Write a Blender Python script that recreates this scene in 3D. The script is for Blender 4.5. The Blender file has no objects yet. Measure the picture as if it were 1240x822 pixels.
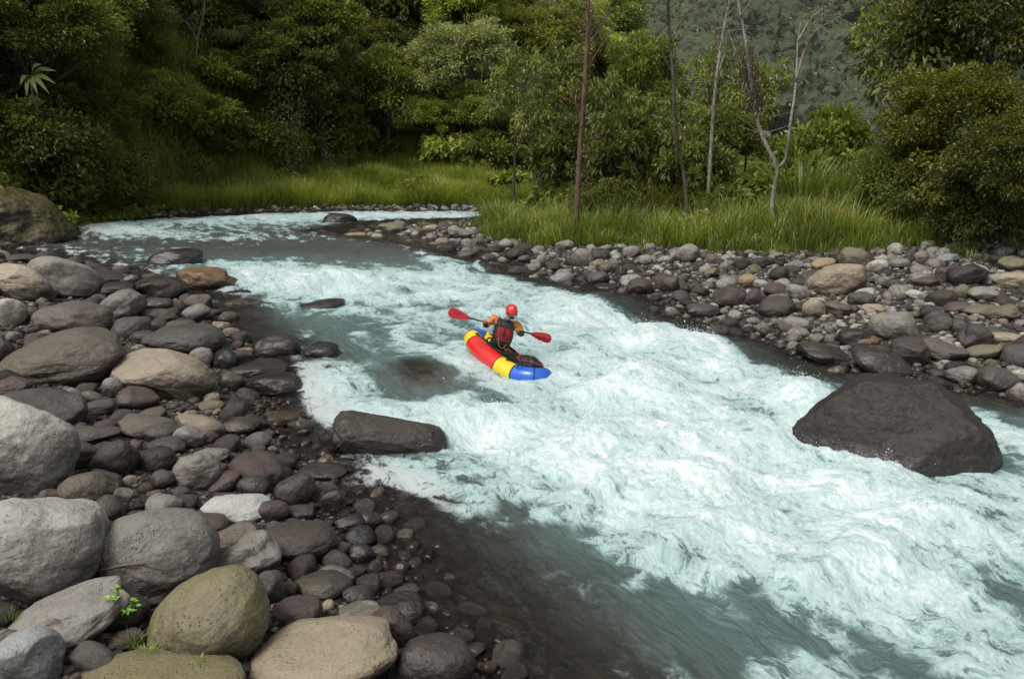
import bpy, bmesh, math, random
import numpy as np
from mathutils import Vector, Matrix, Quaternion

random.seed(7)
RNG = np.random.default_rng(11)
PI = math.pi
sc = bpy.context.scene
COL = sc.collection

# ------------------------------------------------------------------ camera
H = 4.3
F = 964.0
TH = math.atan((411 - 180) / F)
CT, ST = math.cos(TH), math.sin(TH)
cam = bpy.data.cameras.new('camera')
cam.sensor_width = 36.0
cam.lens = F / 1240 * 36
cam.clip_start = 0.05
cam.clip_end = 3000
camo = bpy.data.objects.new('camera', cam)
COL.objects.link(camo)
camo.location = (0, 0, H)
camo.rotation_euler = (PI / 2 - TH, 0, 0)
sc.camera = camo


def ray(px, py):
    a = (px - 620) / F
    b = (411 - py) / F
    return np.array([a, CT + b * ST, -ST + b * CT])


def atY(px, py, Y):
    d = ray(px, py)
    return np.array([0, 0, H]) + d * (Y / d[1])


def atZ(px, py, z=0.0):
    d = ray(px, py)
    t = (z - H) / d[2]
    return np.array([0, 0, H]) + d * t


def project(P):
    P = np.asarray(P, float)
    x, y, z = P[..., 0], P[..., 1], P[..., 2] - H
    dep = y * CT - z * ST
    up = y * ST + z * CT
    dep = np.maximum(dep, 1e-3)
    return 620 + F * x / dep, 411 - F * up / dep, dep


# ------------------------------------------------------------------ noise
def _hash(ix, iy, iz, seed):
    h = (ix.astype(np.int64) * 374761393 + iy.astype(np.int64) * 668265263 + iz.astype(np.int64) * 2147483647 + seed * 974634777) & 0xFFFFFFFF
    h = ((h ^ (h >> 13)) * 1274126177) & 0xFFFFFFFF
    h = h ^ (h >> 16)
    return h


def pn2(x, y, seed=0):
    xi = np.floor(x); yi = np.floor(y)
    xf = x - xi; yf = y - yi
    u = xf * xf * xf * (xf * (xf * 6 - 15) + 10)
    v = yf * yf * yf * (yf * (yf * 6 - 15) + 10)
    z0 = np.zeros_like(xi)

    def g(dx, dy):
        h = _hash(xi + dx, yi + dy, z0, seed)
        a = (h & 0xFFFF) / 65536.0 * 2 * PI
        return np.cos(a) * (xf - dx) + np.sin(a) * (yf - dy)
    a = g(0, 0) * (1 - u) + g(1, 0) * u
    b = g(0, 1) * (1 - u) + g(1, 1) * u
    return (a * (1 - v) + b * v) * 1.4


def fb2(x, y, seed=0, o=4, gain=0.5):
    s = 0; a = 1; t = 0
    for i in range(o):
        s = s + a * pn2(x, y, seed + i * 17); t += a
        x = x * 2.03 + 5.1; y = y * 2.03 - 3.7; a *= gain
    return s / t


def pn3(p, seed=0):
    pi_ = np.floor(p); pf = p - pi_
    w = pf * pf * pf * (pf * (pf * 6 - 15) + 10)
    out = 0
    for dx in (0, 1):
        for dy in (0, 1):
            for dz in (0, 1):
                h = _hash(pi_[:, 0] + dx, pi_[:, 1] + dy, pi_[:, 2] + dz, seed)
                a = (h & 0xFFF) / 4096.0 * 2 * PI
                c = ((h >> 12) & 0xFFF) / 4096.0 * 2 - 1
                s = np.sqrt(np.maximum(0, 1 - c * c))
                g = np.cos(a) * s * (pf[:, 0] - dx) + np.sin(a) * s * (pf[:, 1] - dy) + c * (pf[:, 2] - dz)
                wx = w[:, 0] if dx else 1 - w[:, 0]
                wy = w[:, 1] if dy else 1 - w[:, 1]
                wz = w[:, 2] if dz else 1 - w[:, 2]
                out = out + g * wx * wy * wz
    return out * 1.5


def sst(a, b, x):
    t = np.clip((x - a) / (b - a), 0, 1)
    return t * t * (3 - 2 * t)


# ------------------------------------------------------------------ mesh helpers
def mesh_np(name, V, Fc, mats=None, smooth=True, attrs=None, mi=None):
    """V (n,3), Fc: (m,k) array or list of such arrays."""
    me = bpy.data.meshes.new(name)
    V = np.ascontiguousarray(V, dtype=np.float32)
    if not isinstance(Fc, list):
        Fc = [Fc]
    Fc = [np.asarray(f, dtype=np.int32) for f in Fc if len(f)]
    me.vertices.add(len(V))
    me.vertices.foreach_set('co', V.ravel())
    idx = np.concatenate([f.ravel() for f in Fc])
    tot = np.concatenate([np.full(len(f), f.shape[1], np.int32) for f in Fc])
    st = np.concatenate([[0], np.cumsum(tot)[:-1]]).astype(np.int32)
    me.loops.add(len(idx))
    me.loops.foreach_set('vertex_index', idx)
    me.polygons.add(len(tot))
    me.polygons.foreach_set('loop_start', st)
    me.polygons.foreach_set('loop_total', tot)
    me.polygons.foreach_set('use_smooth', np.full(len(tot), smooth, dtype=bool))
    if mi is not None:
        me.polygons.foreach_set('material_index', np.asarray(mi, np.int32))
    if attrs:
        for k, a in attrs.items():
            a = np.asarray(a, np.float32)
            if a.ndim == 1:
                at = me.attributes.new(k, 'FLOAT', 'POINT')
                at.data.foreach_set('value', a)
            else:
                at = me.attributes.new(k, 'FLOAT_VECTOR', 'POINT')
                at.data.foreach_set('vector', a.ravel())
    me.update(calc_edges=True)
    if mats:
        for m in (mats if isinstance(mats, (list, tuple)) else [mats]):
            me.materials.append(m)
    return me


def link(name, me, parent=None, loc=None):
    o = bpy.data.objects.new(name, me)
    COL.objects.link(o)
    if parent is not None:
        o.parent = parent
    if loc is not None:
        o.location = loc
    return o


def empty(name, loc=(0, 0, 0)):
    o = bpy.data.objects.new(name, None)
    COL.objects.link(o)
    o.location = loc
    return o


def tag(o, label=None, cat=None, group=None, kind=None):
    if label: o['label'] = label
    if cat: o['category'] = cat
    if group: o['group'] = group
    if kind: o['kind'] = kind
    return o


class MB:
    def __init__(s):
        s.v = []; s.q = []; s.t = []; s.n = 0; s.a = []

    def add(s, V, Q=None, T=None, a=0.5):
        V = np.asarray(V, float)
        s.v.append(V)
        if Q is not None and len(Q): s.q.append(np.asarray(Q) + s.n)
        if T is not None and len(T): s.t.append(np.asarray(T) + s.n)
        s.a.append(np.broadcast_to(np.asarray(a, float), (len(V),)))
        s.n += len(V)

    def tube(s, pts, rad, sides=8, a=0.5, cap=True):
        pts = np.asarray(pts, float)
        n = len(pts)
        rad = np.broadcast_to(np.asarray(rad, float), (n,))
        T = np.gradient(pts, axis=0)
        T /= np.linalg.norm(T, axis=1)[:, None] + 1e-9
        up = np.array([0.13, 0.2, 1.0]) if abs(T[0][2]) < 0.9 else np.array([1.0, 0.1, 0])
        V = []
        u = np.cross(T[0], up); u /= np.linalg.norm(u)
        for i in range(n):
            u = u - T[i] * np.dot(u, T[i]); u /= np.linalg.norm(u) + 1e-9
            w = np.cross(T[i], u)
            for k in range(sides):
                an = 2 * PI * k / sides
                V.append(pts[i] + rad[i] * (math.cos(an) * u + math.sin(an) * w))
        Q = [(i * sides + k, i * sides + (k + 1) % sides, (i + 1) * sides + (k + 1) % sides, (i + 1) * sides + k) for i in range(n - 1) for k in range(sides)]
        Tt = []
        if cap:
            V.append(pts[0]); V.append(pts[-1])
            b = n * sides
            for k in range(sides):
                Tt.append((b, (k + 1) % sides, k))
                Tt.append((b + 1, (n - 1) * sides + k, (n - 1) * sides + (k + 1) % sides))
        s.add(np.array(V), Q, Tt, a)

    def build(s, name, mat, parent=None, smooth=True):
        V = np.concatenate(s.v)
        fs = []
        if s.q: fs.append(np.concatenate(s.q))
        if s.t: fs.append(np.concatenate(s.t))
        me = mesh_np(name, V, fs, mat, smooth, {'shade': np.concatenate(s.a)})
        return link(name, me, parent)


def spline(P, n=24):
    P = [np.asarray(p, float) for p in P]
    P = [2 * P[0] - P[1]] + P + [2 * P[-1] - P[-2]]
    out = []
    m = len(P) - 3
    for i in range(m):
        k = max(2, n // m)
        for j in range(k):
            t = j / k
            a, b, c, d = P[i:i + 4]
            out.append(0.5 * (2 * b + (c - a) * t + (2 * a - 5 * b + 4 * c - d) * t * t + (3 * b - a - 3 * c + d) * t ** 3))
    out.append(P[-2])
    return np.array(out)


# ------------------------------------------------------------------ node helper
class NT:
    def __init__(s, name):
        s.m = bpy.data.materials.new(name)
        s.m.use_nodes = True
        s.t = s.m.node_tree
        s.t.nodes.clear()
        s.out = s.t.nodes.new('ShaderNodeOutputMaterial')

    def n(s, typ, **kw):
        nd = s.t.nodes.new(typ)
        for k, v in kw.items():
            if k.startswith('i_'):
                key = k[2:]
                sock = nd.inputs[int(key)] if key.isdigit() else nd.inputs[key.replace('_', ' ')]
                s.set(sock, v)
            else:
                setattr(nd, k, v)
        return nd

    def set(s, sock, v):
        if isinstance(v, bpy.types.NodeSocket):
            s.t.links.new(v, sock)
        else:
            if isinstance(v, (tuple, list)) and len(v) == 3 and sock.type == 'RGBA':
                v = (*v, 1)
            sock.default_value = v

    def math(s, op, a, b=0.0, c=0.0, clamp=False):
        nd = s.n('ShaderNodeMath', operation=op, use_clamp=clamp)
        s.set(nd.inputs[0], a); s.set(nd.inputs[1], b)
        if op in ('MULTIPLY_ADD',): s.set(nd.inputs[2], c)
        return nd.outputs[0]

    def mix(s, f, a, b, blend='MIX'):
        nd = s.n('ShaderNodeMix', data_type='RGBA', blend_type=blend)
        s.set(nd.inputs[0], f); s.set(nd.inputs[6], a); s.set(nd.inputs[7], b)
        return nd.outputs[2]

    def step(s, x, a, b, c=0.0, d=1.0, interp='SMOOTHSTEP'):
        nd = s.n('ShaderNodeMapRange', interpolation_type=interp)
        s.set(nd.inputs[0], x); s.set(nd.inputs[1], a); s.set(nd.inputs[2], b); s.set(nd.inputs[3], c); s.set(nd.inputs[4], d)
        return nd.outputs[0]

    def noise(s, vec, scale, detail=4, rough=0.55, dist=0.0):
        nd = s.n('ShaderNodeTexNoise')
        if vec is not None: s.set(nd.inputs['Vector'], vec)
        s.set(nd.inputs['Scale'], scale); s.set(nd.inputs['Detail'], detail)
        s.set(nd.inputs['Roughness'], rough); s.set(nd.inputs['Distortion'], dist)
        return nd.outputs[0]

    def vmul(s, v, k):
        nd = s.n('ShaderNodeVectorMath', operation='MULTIPLY')
        s.set(nd.inputs[0], v); s.set(nd.inputs[1], k)
        return nd.outputs[0]

    def vadd(s, v, k):
        nd = s.n('ShaderNodeVectorMath', operation='ADD')
        s.set(nd.inputs[0], v); s.set(nd.inputs[1], k)
        return nd.outputs[0]

    def attr(s, name, typ='GEOMETRY'):
        return s.n('ShaderNodeAttribute', attribute_type=typ, attribute_name=name)

    def bump(s, h, strength, dist=0.02, normal=None):
        nd = s.n('ShaderNodeBump')
        s.set(nd.inputs['Height'], h); s.set(nd.inputs['Strength'], strength); s.set(nd.inputs['Distance'], dist)
        if normal is not None: s.set(nd.inputs['Normal'], normal)
        return nd.outputs[0]

    def finish(s, shader):
        s.t.links.new(shader, s.out.inputs[0])
        return s.m


# ------------------------------------------------------------------ materials
def mat_rock():
    N = NT('river rock')
    tc = N.n('ShaderNodeTexCoord').outputs['Object']
    oi = N.n('ShaderNodeObjectInfo')
    off = N.n('ShaderNodeCombineXYZ')
    r1 = N.math('MULTIPLY', oi.outputs['Random'], 37.0)
    N.set(off.inputs[0], r1); N.set(off.inputs[1], N.math('MULTIPLY', oi.outputs['Random'], 91.0)); N.set(off.inputs[2], r1)
    p = N.vadd(tc, off.outputs[0])
    geo = N.n('ShaderNodeNewGeometry')
    sep = N.n('ShaderNodeSeparateXYZ'); N.set(sep.inputs[0], geo.outputs['Position'])
    nsep = N.n('ShaderNodeSeparateXYZ'); N.set(nsep.inputs[0], geo.outputs['Normal'])
    base = oi.outputs['Color']
    big = N.noise(p, 2.2, 5, 0.6, 0.6)
    mid = N.noise(p, 9.0, 6, 0.65, 0.3)
    fine = N.noise(p, 60.0, 5, 0.7)
    c = N.mix(N.step(big, 0.35, 0.68), N.mix(1.0, base, (0.5, 0.46, 0.43), 'MULTIPLY'), N.mix(1.0, base, (1.22, 1.2, 1.15), 'MULTIPLY'))
    c = N.mix(N.step(mid, 0.5, 0.68, 0, 0.7), c, N.mix(1.0, base, (1.6, 1.56, 1.48), 'MULTIPLY'))
    c = N.mix(N.step(mid, 0.44, 0.3, 0, 0.6), c, N.mix(1.0, base, (0.45, 0.4, 0.36), 'MULTIPLY'))
    # strata streaks
    st = N.noise(N.vmul(p, (1.2, 2.5, 11.0)), 1.6, 5, 0.6, 0.7)
    sk = N.attr('streak', 'OBJECT').outputs['Fac']
    c = N.mix(N.math('MULTIPLY', N.step(st, 0.47, 0.6), sk), c, N.mix(1.0, base, (1.65, 1.55, 1.4), 'MULTIPLY'))
    c = N.mix(N.math('MULTIPLY', N.step(st, 0.46, 0.36), sk), c, N.mix(1.0, base, (0.4, 0.34, 0.3), 'MULTIPLY'))
    # pits and speckle
    vo = N.n('ShaderNodeTexVoronoi', feature='F1'); N.set(vo.inputs['Vector'], p); N.set(vo.inputs['Scale'], 26.0)
    pit = N.math('MULTIPLY', N.step(vo.outputs[0], 0.3, 0.12), N.step(N.noise(p, 5.0, 2), 0.5, 0.62))
    c = N.mix(N.math('MULTIPLY', pit, 0.75), c, (0.035, 0.028, 0.024))
    c = N.mix(N.step(fine, 0.54, 0.68, 0, 0.6), c, N.mix(1.0, base, (1.7, 1.7, 1.65), 'MULTIPLY'))
    # cracks
    wv = N.noise(p, 2.8, 3, 0.5, 1.2)
    crk = N.math('ABSOLUTE', N.math('SUBTRACT', wv, 0.5))
    ck = N.step(crk, 0.006, 0.0)
    crm = N.math('MULTIPLY', ck, N.step(N.noise(p, 1.7, 2), 0.5, 0.58))
    c = N.mix(N.math('MULTIPLY', crm, 0.25), c, (0.03, 0.025, 0.022))
    # lichen / moss
    up = N.step(nsep.outputs[2], -0.05, 0.8)
    ms = N.attr('moss', 'OBJECT').outputs['Fac']
    mn = N.noise(p, 3.4, 6, 0.68, 0.3)
    mm = N.math('MULTIPLY', N.math('MULTIPLY', N.step(N.math('ADD', mn, N.math('MULTIPLY', ms, 0.14)), 0.5, 0.68), up), ms, clamp=True)
    mcol = N.mix(N.noise(p, 8.0, 4), (0.13, 0.10, 0.015), (0.38, 0.33, 0.03))
    c = N.mix(N.math('MULTIPLY', mm, 0.6), c, mcol)
    # wetness from height above the river and per stone
    wt = N.attr('wet', 'OBJECT').outputs['Fac']
    hz = N.math('ADD', sep.outputs[2], N.math('MULTIPLY', N.math('SUBTRACT', big, 0.5), 0.25))
    wz = N.step(hz, 0.40, 0.12)
    w = N.math('MAXIMUM', wt, wz, clamp=True)
    c = N.mix(w, c, N.mix(1.0, c, (0.42, 0.38, 0.36), 'MULTIPLY'))
    # dust on top surfaces, darker undersides
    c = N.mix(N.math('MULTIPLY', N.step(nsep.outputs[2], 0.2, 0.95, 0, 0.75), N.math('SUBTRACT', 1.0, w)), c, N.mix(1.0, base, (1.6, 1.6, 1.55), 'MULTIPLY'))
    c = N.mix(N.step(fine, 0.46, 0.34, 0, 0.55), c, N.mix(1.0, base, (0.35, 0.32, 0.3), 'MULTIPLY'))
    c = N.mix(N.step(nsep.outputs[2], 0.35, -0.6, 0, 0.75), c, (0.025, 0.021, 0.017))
    rough = N.math('ADD', N.step(w, 0.0, 1.0, 0.50, 0.14), N.math('MULTIPLY', N.math('SUBTRACT', mid, 0.5), 0.35))
    h = N.math('ADD', N.math('MULTIPLY', mid, 1.0), N.math('MULTIPLY', fine, 0.25))
    h = N.math('SUBTRACT', h, N.math('MULTIPLY', pit, 0.5))
    h = N.math('SUBTRACT', h, N.math('MULTIPLY', crm, 0.15))
    h = N.math('ADD', h, N.math('MULTIPLY', N.math('MULTIPLY', st, sk), 1.5))
    b = N.n('ShaderNodeBsdfPrincipled')
    N.set(b.inputs['Base Color'], c); N.set(b.inputs['Roughness'], rough)
    N.set(b.inputs['Specular IOR Level'], N.step(w, 0.0, 1.0, 0.4, 0.7))
    N.set(b.inputs['Normal'], N.bump(h, 0.85, 0.03))
    return N.finish(b.outputs[0])


def mat_cobble():
    N = NT('small cobbles')
    col = N.attr('tint').outputs['Color']
    geo = N.n('ShaderNodeNewGeometry')
    p = geo.outputs['Position']
    sep = N.n('ShaderNodeSeparateXYZ'); N.set(sep.inputs[0], p)
    mid = N.noise(p, 14.0, 5, 0.65)
    c = N.mix(N.step(mid, 0.35, 0.65), N.mix(1.0, col, (0.6, 0.57, 0.54), 'MULTIPLY'), N.mix(1.0, col, (1.3, 1.28, 1.22), 'MULTIPLY'))
    w = N.step(sep.outputs[2], 0.22, 0.1)
    c = N.mix(w, c, N.mix(1.0, c, (0.4, 0.36, 0.34), 'MULTIPLY'))
    b = N.n('ShaderNodeBsdfPrincipled')
    N.set(b.inputs['Base Color'], c); N.set(b.inputs['Roughness'], N.step(w, 0, 1, 0.7, 0.25))
    N.set(b.inputs['Specular IOR Level'], 0.3)
    N.set(b.inputs['Normal'], N.bump(mid, 0.4, 0.02))
    return N.finish(b.outputs[0])


def mat_ground():
    N = NT('ground soil and gravel')
    geo = N.n('ShaderNodeNewGeometry'); p = geo.outputs['Position']
    sep = N.n('ShaderNodeSeparateXYZ'); N.set(sep.inputs[0], p)
    v = N.n('ShaderNodeTexVoronoi', feature='F1'); N.set(v.inputs['Vector'], p); N.set(v.inputs['Scale'], 16.0); N.set(v.inputs['Randomness'], 1.0)
    big = N.noise(p, 0.5, 4)
    g = N.mix(N.n('ShaderNodeSeparateColor', i_0=v.outputs['Color']).outputs[0], (0.06, 0.05, 0.042), (0.20, 0.17, 0.14))
    g = N.mix(N.step(v.outputs[0], 0.25, 0.6), g, (0.02, 0.016, 0.013))
    soil = N.mix(big, (0.025, 0.03, 0.012), (0.05, 0.05, 0.02))
    gr = N.attr('gravel').outputs['Fac']
    c = N.mix(gr, soil, g)
    # river bed: brown algae-covered stones
    v2 = N.n('ShaderNodeTexVoronoi', feature='SMOOTH_F1'); N.set(v2.inputs['Vector'], p); N.set(v2.inputs['Scale'], 3.2)
    bed = N.mix(N.n('ShaderNodeSeparateColor', i_0=v2.outputs['Color']).outputs[1], (0.12, 0.095, 0.07), (0.34, 0.26, 0.17))
    bed = N.mix(N.step(v2.outputs[0], 0.3, 0.65), bed, (0.03, 0.022, 0.016))
    bed = N.mix(N.step(N.noise(p, 9, 4), 0.5, 0.7, 0, 0.6), bed, (0.2, 0.15, 0.1))
    c = N.mix(N.step(sep.outputs[2], 0.06, -0.06), c, bed)
    w = N.step(sep.outputs[2], 0.2, 0.05)
    b = N.n('ShaderNodeBsdfPrincipled')
    N.set(b.inputs['Base Color'], c); N.set(b.inputs['Roughness'], N.step(w, 0, 1, 0.9, 0.35))
    h = N.math('SUBTRACT', 1.0, v.outputs[0])
    N.set(b.inputs['Normal'], N.bump(h, 0.6, 0.04))
    return N.finish(b.outputs[0])


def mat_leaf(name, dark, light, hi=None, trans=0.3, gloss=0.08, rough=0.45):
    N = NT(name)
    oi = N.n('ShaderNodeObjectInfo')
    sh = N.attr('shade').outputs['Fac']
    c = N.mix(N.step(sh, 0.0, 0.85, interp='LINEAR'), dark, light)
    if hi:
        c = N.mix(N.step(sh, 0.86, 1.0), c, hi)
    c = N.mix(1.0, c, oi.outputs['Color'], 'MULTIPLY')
    d = N.n('ShaderNodeBsdfDiffuse'); N.set(d.inputs[0], c)
    t = N.n('ShaderNodeBsdfTranslucent'); N.set(t.inputs[0], N.mix(1.0, c, (1.3, 1.35, 0.6), 'MULTIPLY'))
    m = N.n('ShaderNodeMixShader'); m.inputs[0].default_value = trans
    N.t.links.new(d.outputs[0], m.inputs[1]); N.t.links.new(t.outputs[0], m.inputs[2])
    g = N.n('ShaderNodeBsdfGlossy'); g.inputs['Roughness'].default_value = rough; N.set(g.inputs[0], (0.9, 0.95, 1.0))
    m2 = N.n('ShaderNodeMixShader'); m2.inputs[0].default_value = gloss
    N.t.links.new(m.outputs[0], m2.inputs[1]); N.t.links.new(g.outputs[0], m2.inputs[2])
    return N.finish(m2.outputs[0])


def mat_bark(name, c1, c2):
    N = NT(name)
    tc = N.n('ShaderNodeTexCoord').outputs['Object']
    n1 = N.noise(N.vmul(tc, (6, 6, 1.5)), 2.0, 6, 0.7)
    c = N.mix(N.step(n1, 0.35, 0.65), c1, c2)
    b = N.n('ShaderNodeBsdfPrincipled')
    N.set(b.inputs['Base Color'], c); N.set(b.inputs['Roughness'], 0.85)
    N.set(b.inputs['Normal'], N.bump(n1, 0.6, 0.03))
    return N.finish(b.outputs[0])


def mat_forest(name, c1, c2, c3):
    N = NT(name)
    geo = N.n('ShaderNodeNewGeometry'); p = geo.outputs['Position']
    n1 = N.noise(p, 0.12, 5, 0.6); n2 = N.noise(p, 0.9, 5, 0.7)
    c = N.mix(N.step(n1, 0.35, 0.65), c1, c2)
    c = N.mix(N.step(n2, 0.5, 0.75), c, c3)
    b = N.n('ShaderNodeBsdfPrincipled'); N.set(b.inputs['Base Color'], c); b.inputs['Roughness'].default_value = 1.0; b.inputs['Specular IOR Level'].default_value = 0.0
    N.set(b.inputs['Normal'], N.bump(N.noise(p, 1.3, 5, 0.7), 0.9, 0.6))
    b.inputs['Emission Color'].default_value = (0.32, 0.36, 0.33, 1); b.inputs['Emission Strength'].default_value = 0.045 if 'far' in name else 0.03  # weak glow of the surface stands in for haze in the air
    return N.finish(b.outputs[0])


def mat_simple(name, col, rough=0.5, metal=0.0, noise_s=0, amt=0.3, bump=0.0, bs=30, coat=0.0, spec=0.5):
    N = NT(name)
    tc = N.n('ShaderNodeTexCoord').outputs['Object']
    b = N.n('ShaderNodeBsdfPrincipled')
    c = col
    if noise_s:
        n1 = N.noise(tc, noise_s, 4, 0.6)
        c = N.mix(n1, tuple(x * (1 - amt) for x in col), tuple(min(1, x * (1 + amt)) for x in col))
    N.set(b.inputs['Base Color'], c if not isinstance(c, tuple) else (*c, 1))
    b.inputs['Roughness'].default_value = rough
    b.inputs['Metallic'].default_value = metal
    b.inputs['Specular IOR Level'].default_value = spec
    b.inputs['Coat Weight'].default_value = coat
    if bump:
        N.set(b.inputs['Normal'], N.bump(N.noise(tc, bs, 3), bump, 0.01))
    return N.finish(b.outputs[0])


def mat_water():
    N = NT('river water')
    uvw = N.attr('flow').outputs['Vector']
    foam = N.attr('foam').outputs['Fac']
    teal = N.attr('teal').outputs['Fac']
    dep = N.attr('depth').outputs['Fac']
    geo = N.n('ShaderNodeNewGeometry'); pos = geo.outputs['Position']
    # flow-aligned coordinates, warped
    wn = N.n('ShaderNodeTexNoise'); N.set(wn.inputs['Vector'], N.vmul(uvw, (0.6, 1.0, 1.0))); N.set(wn.inputs['Scale'], 1.1); N.set(wn.inputs['Detail'], 3.0)
    warp = N.vmul(N.vadd(wn.outputs['Color'], (-0.5, -0.5, -0.5)), (1.1, 0.9, 0.0))
    q = N.vadd(uvw, warp)
    qa = N.vmul(q, (0.5, 1.15, 1.0))
    f1 = N.noise(qa, 1.6, 8, 0.62, 0.5)
    f2 = N.noise(N.vmul(q, (0.75, 1.15, 1.0)), 4.6, 8, 0.7, 0.25)
    f3 = N.noise(N.vmul(q, (0.9, 1.1, 1.0)), 30.0, 8, 0.85, 0.0)
    # lace: ridged
    rid = N.math('SUBTRACT', 1.0, N.math('MULTIPLY', N.math('ABSOLUTE', N.math('SUBTRACT', f2, 0.5)), 14.0), clamp=True)
    g3 = N.noise(N.vmul(q, (0.7, 1.2, 1.0)), 11.0, 6, 0.7, 0.3)
    rid3 = N.math('SUBTRACT', 1.0, N.math('MULTIPLY', N.math('ABSOLUTE', N.math('SUBTRACT', g3, 0.5)), 11.0), clamp=True)
    fsum = N.math('ADD', N.math('MULTIPLY', f1, 0.42), N.math('ADD', N.math('MULTIPLY', f2, 0.36), N.math('MULTIPLY', f3, 0.22)))
    x = N.math('ADD', foam, N.math('MULTIPLY', N.math('SUBTRACT', fsum, 0.5), 2.9))
    x = N.math('ADD', x, N.math('MULTIPLY', N.math('ADD', N.math('MULTIPLY', rid, 0.24), N.math('MULTIPLY', rid3, 0.20)), N.step(foam, 0.02, 0.4)))
    x = N.math('SUBTRACT', x, 0.14)
    # clear water
    clearc = N.mix(teal, (0.19, 0.165, 0.14), (0.215, 0.325, 0.305))
    alpha = N.math('MULTIPLY', N.step(dep, 0.0, 0.55, 0.22, 0.9), N.step(teal, 0.0, 1.0, 0.5, 1.0))
    f4 = N.noise(N.vmul(q, (0.4, 1.7, 1.0)), 3.6, 7, 0.66, 1.1)
    hb = N.math('ADD', N.math('ADD', N.math('MULTIPLY', f2, 0.4), N.math('MULTIPLY', f3, 0.14)), N.math('MULTIPLY', f4, 1.0))
    nrm = N.bump(hb, 1.0, 0.30)
    dif = N.n('ShaderNodeBsdfDiffuse'); N.set(dif.inputs[0], clearc); N.set(dif.inputs['Normal'], nrm)
    tr = N.n('ShaderNodeBsdfTransparent'); N.set(tr.inputs[0], N.mix(teal, (0.75, 0.66, 0.55), (0.55, 0.8, 0.75)))
    body = N.n('ShaderNodeMixShader'); N.set(body.inputs[0], alpha); N.t.links.new(tr.outputs[0], body.inputs[1]); N.t.links.new(dif.outputs[0], body.inputs[2])
    gl = N.n('ShaderNodeBsdfGlossy'); gl.inputs['Roughness'].default_value = 0.12; N.set(gl.inputs['Normal'], nrm)
    fr = N.n('ShaderNodeFresnel'); fr.inputs[0].default_value = 1.5; N.set(fr.inputs['Normal'], nrm)
    clear = N.n('ShaderNodeMixShader'); N.set(clear.inputs[0], fr.outputs[0]); N.t.links.new(body.outputs[0], clear.inputs[1]); N.t.links.new(gl.outputs[0], clear.inputs[2])
    # aerated + foam
    ac = N.mix(N.step(x, 0.15, 0.48), (0.25, 0.375, 0.358), (0.39, 0.535, 0.515))
    ac = N.mix(N.step(x, 0.45, 0.78), ac, (0.55, 0.675, 0.66))
    ac = N.mix(N.step(x, 0.74, 1.10), ac, (0.86, 0.90, 0.895))
    ac = N.mix(N.step(teal, 0.5, 0.1), ac, (0.50, 0.55, 0.535))
    fb = N.bump(N.math('ADD', N.math('MULTIPLY', f3, 0.5), N.math('MULTIPLY', f2, 1.0)), 0.5, 0.03)
    upm = N.n('ShaderNodeMix', data_type='VECTOR'); N.set(upm.inputs[0], 0.5); N.set(upm.inputs[4], fb); N.set(upm.inputs[5], (0.0, 0.0, 1.0))
    nv = N.n('ShaderNodeVectorMath', operation='NORMALIZE'); N.set(nv.inputs[0], upm.outputs[1]); fb = nv.outputs[0]
    ad = N.n('ShaderNodeBsdfPrincipled'); N.set(ad.inputs['Base Color'], ac); ad.inputs['Roughness'].default_value = 0.42
    ad.inputs['Specular IOR Level'].default_value = 0.35; N.set(ad.inputs['Normal'], fb)
    fm = N.step(x, 0.05, 0.50, 0, 1)
    o = N.n('ShaderNodeMixShader'); N.set(o.inputs[0], fm); N.t.links.new(clear.outputs[0], o.inputs[1]); N.t.links.new(ad.outputs[0], o.inputs[2])
    return N.finish(o.outputs[0])


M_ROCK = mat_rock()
M_COB = mat_cobble()
M_GROUND = mat_ground()
M_WATER = mat_water()
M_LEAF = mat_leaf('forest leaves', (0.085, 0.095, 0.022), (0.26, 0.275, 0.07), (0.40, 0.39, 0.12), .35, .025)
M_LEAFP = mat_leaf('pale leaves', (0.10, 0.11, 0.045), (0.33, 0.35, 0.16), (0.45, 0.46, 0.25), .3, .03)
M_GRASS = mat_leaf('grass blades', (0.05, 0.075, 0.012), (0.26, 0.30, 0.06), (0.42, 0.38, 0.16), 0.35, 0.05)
M_DRY = mat_leaf('dry leaves', (0.09, 0.05, 0.02), (0.2, 0.15, 0.04), (0.3, 0.26, 0.06))
M_BARK = mat_bark('dark bark', (0.03, 0.025, 0.018), (0.1, 0.085, 0.06))
M_BARKP = mat_bark('pale bark', (0.12, 0.10, 0.08), (0.33, 0.30, 0.25))
M_BARKR = mat_bark('reddish bark', (0.06, 0.03, 0.02), (0.17, 0.10, 0.065))
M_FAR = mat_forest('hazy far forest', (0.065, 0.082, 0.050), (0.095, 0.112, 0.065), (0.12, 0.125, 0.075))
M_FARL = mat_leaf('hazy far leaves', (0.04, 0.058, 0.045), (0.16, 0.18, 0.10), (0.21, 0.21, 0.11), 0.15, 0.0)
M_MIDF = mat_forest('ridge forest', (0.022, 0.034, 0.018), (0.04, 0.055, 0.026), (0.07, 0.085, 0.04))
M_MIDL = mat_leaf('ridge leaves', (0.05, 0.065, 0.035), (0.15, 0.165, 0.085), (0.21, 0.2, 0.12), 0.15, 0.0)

# ------------------------------------------------------------------ terrain
def wp(pts, z=0.0):
    return [tuple(atZ(a, b, z)[:2]) for a, b in pts]


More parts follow.
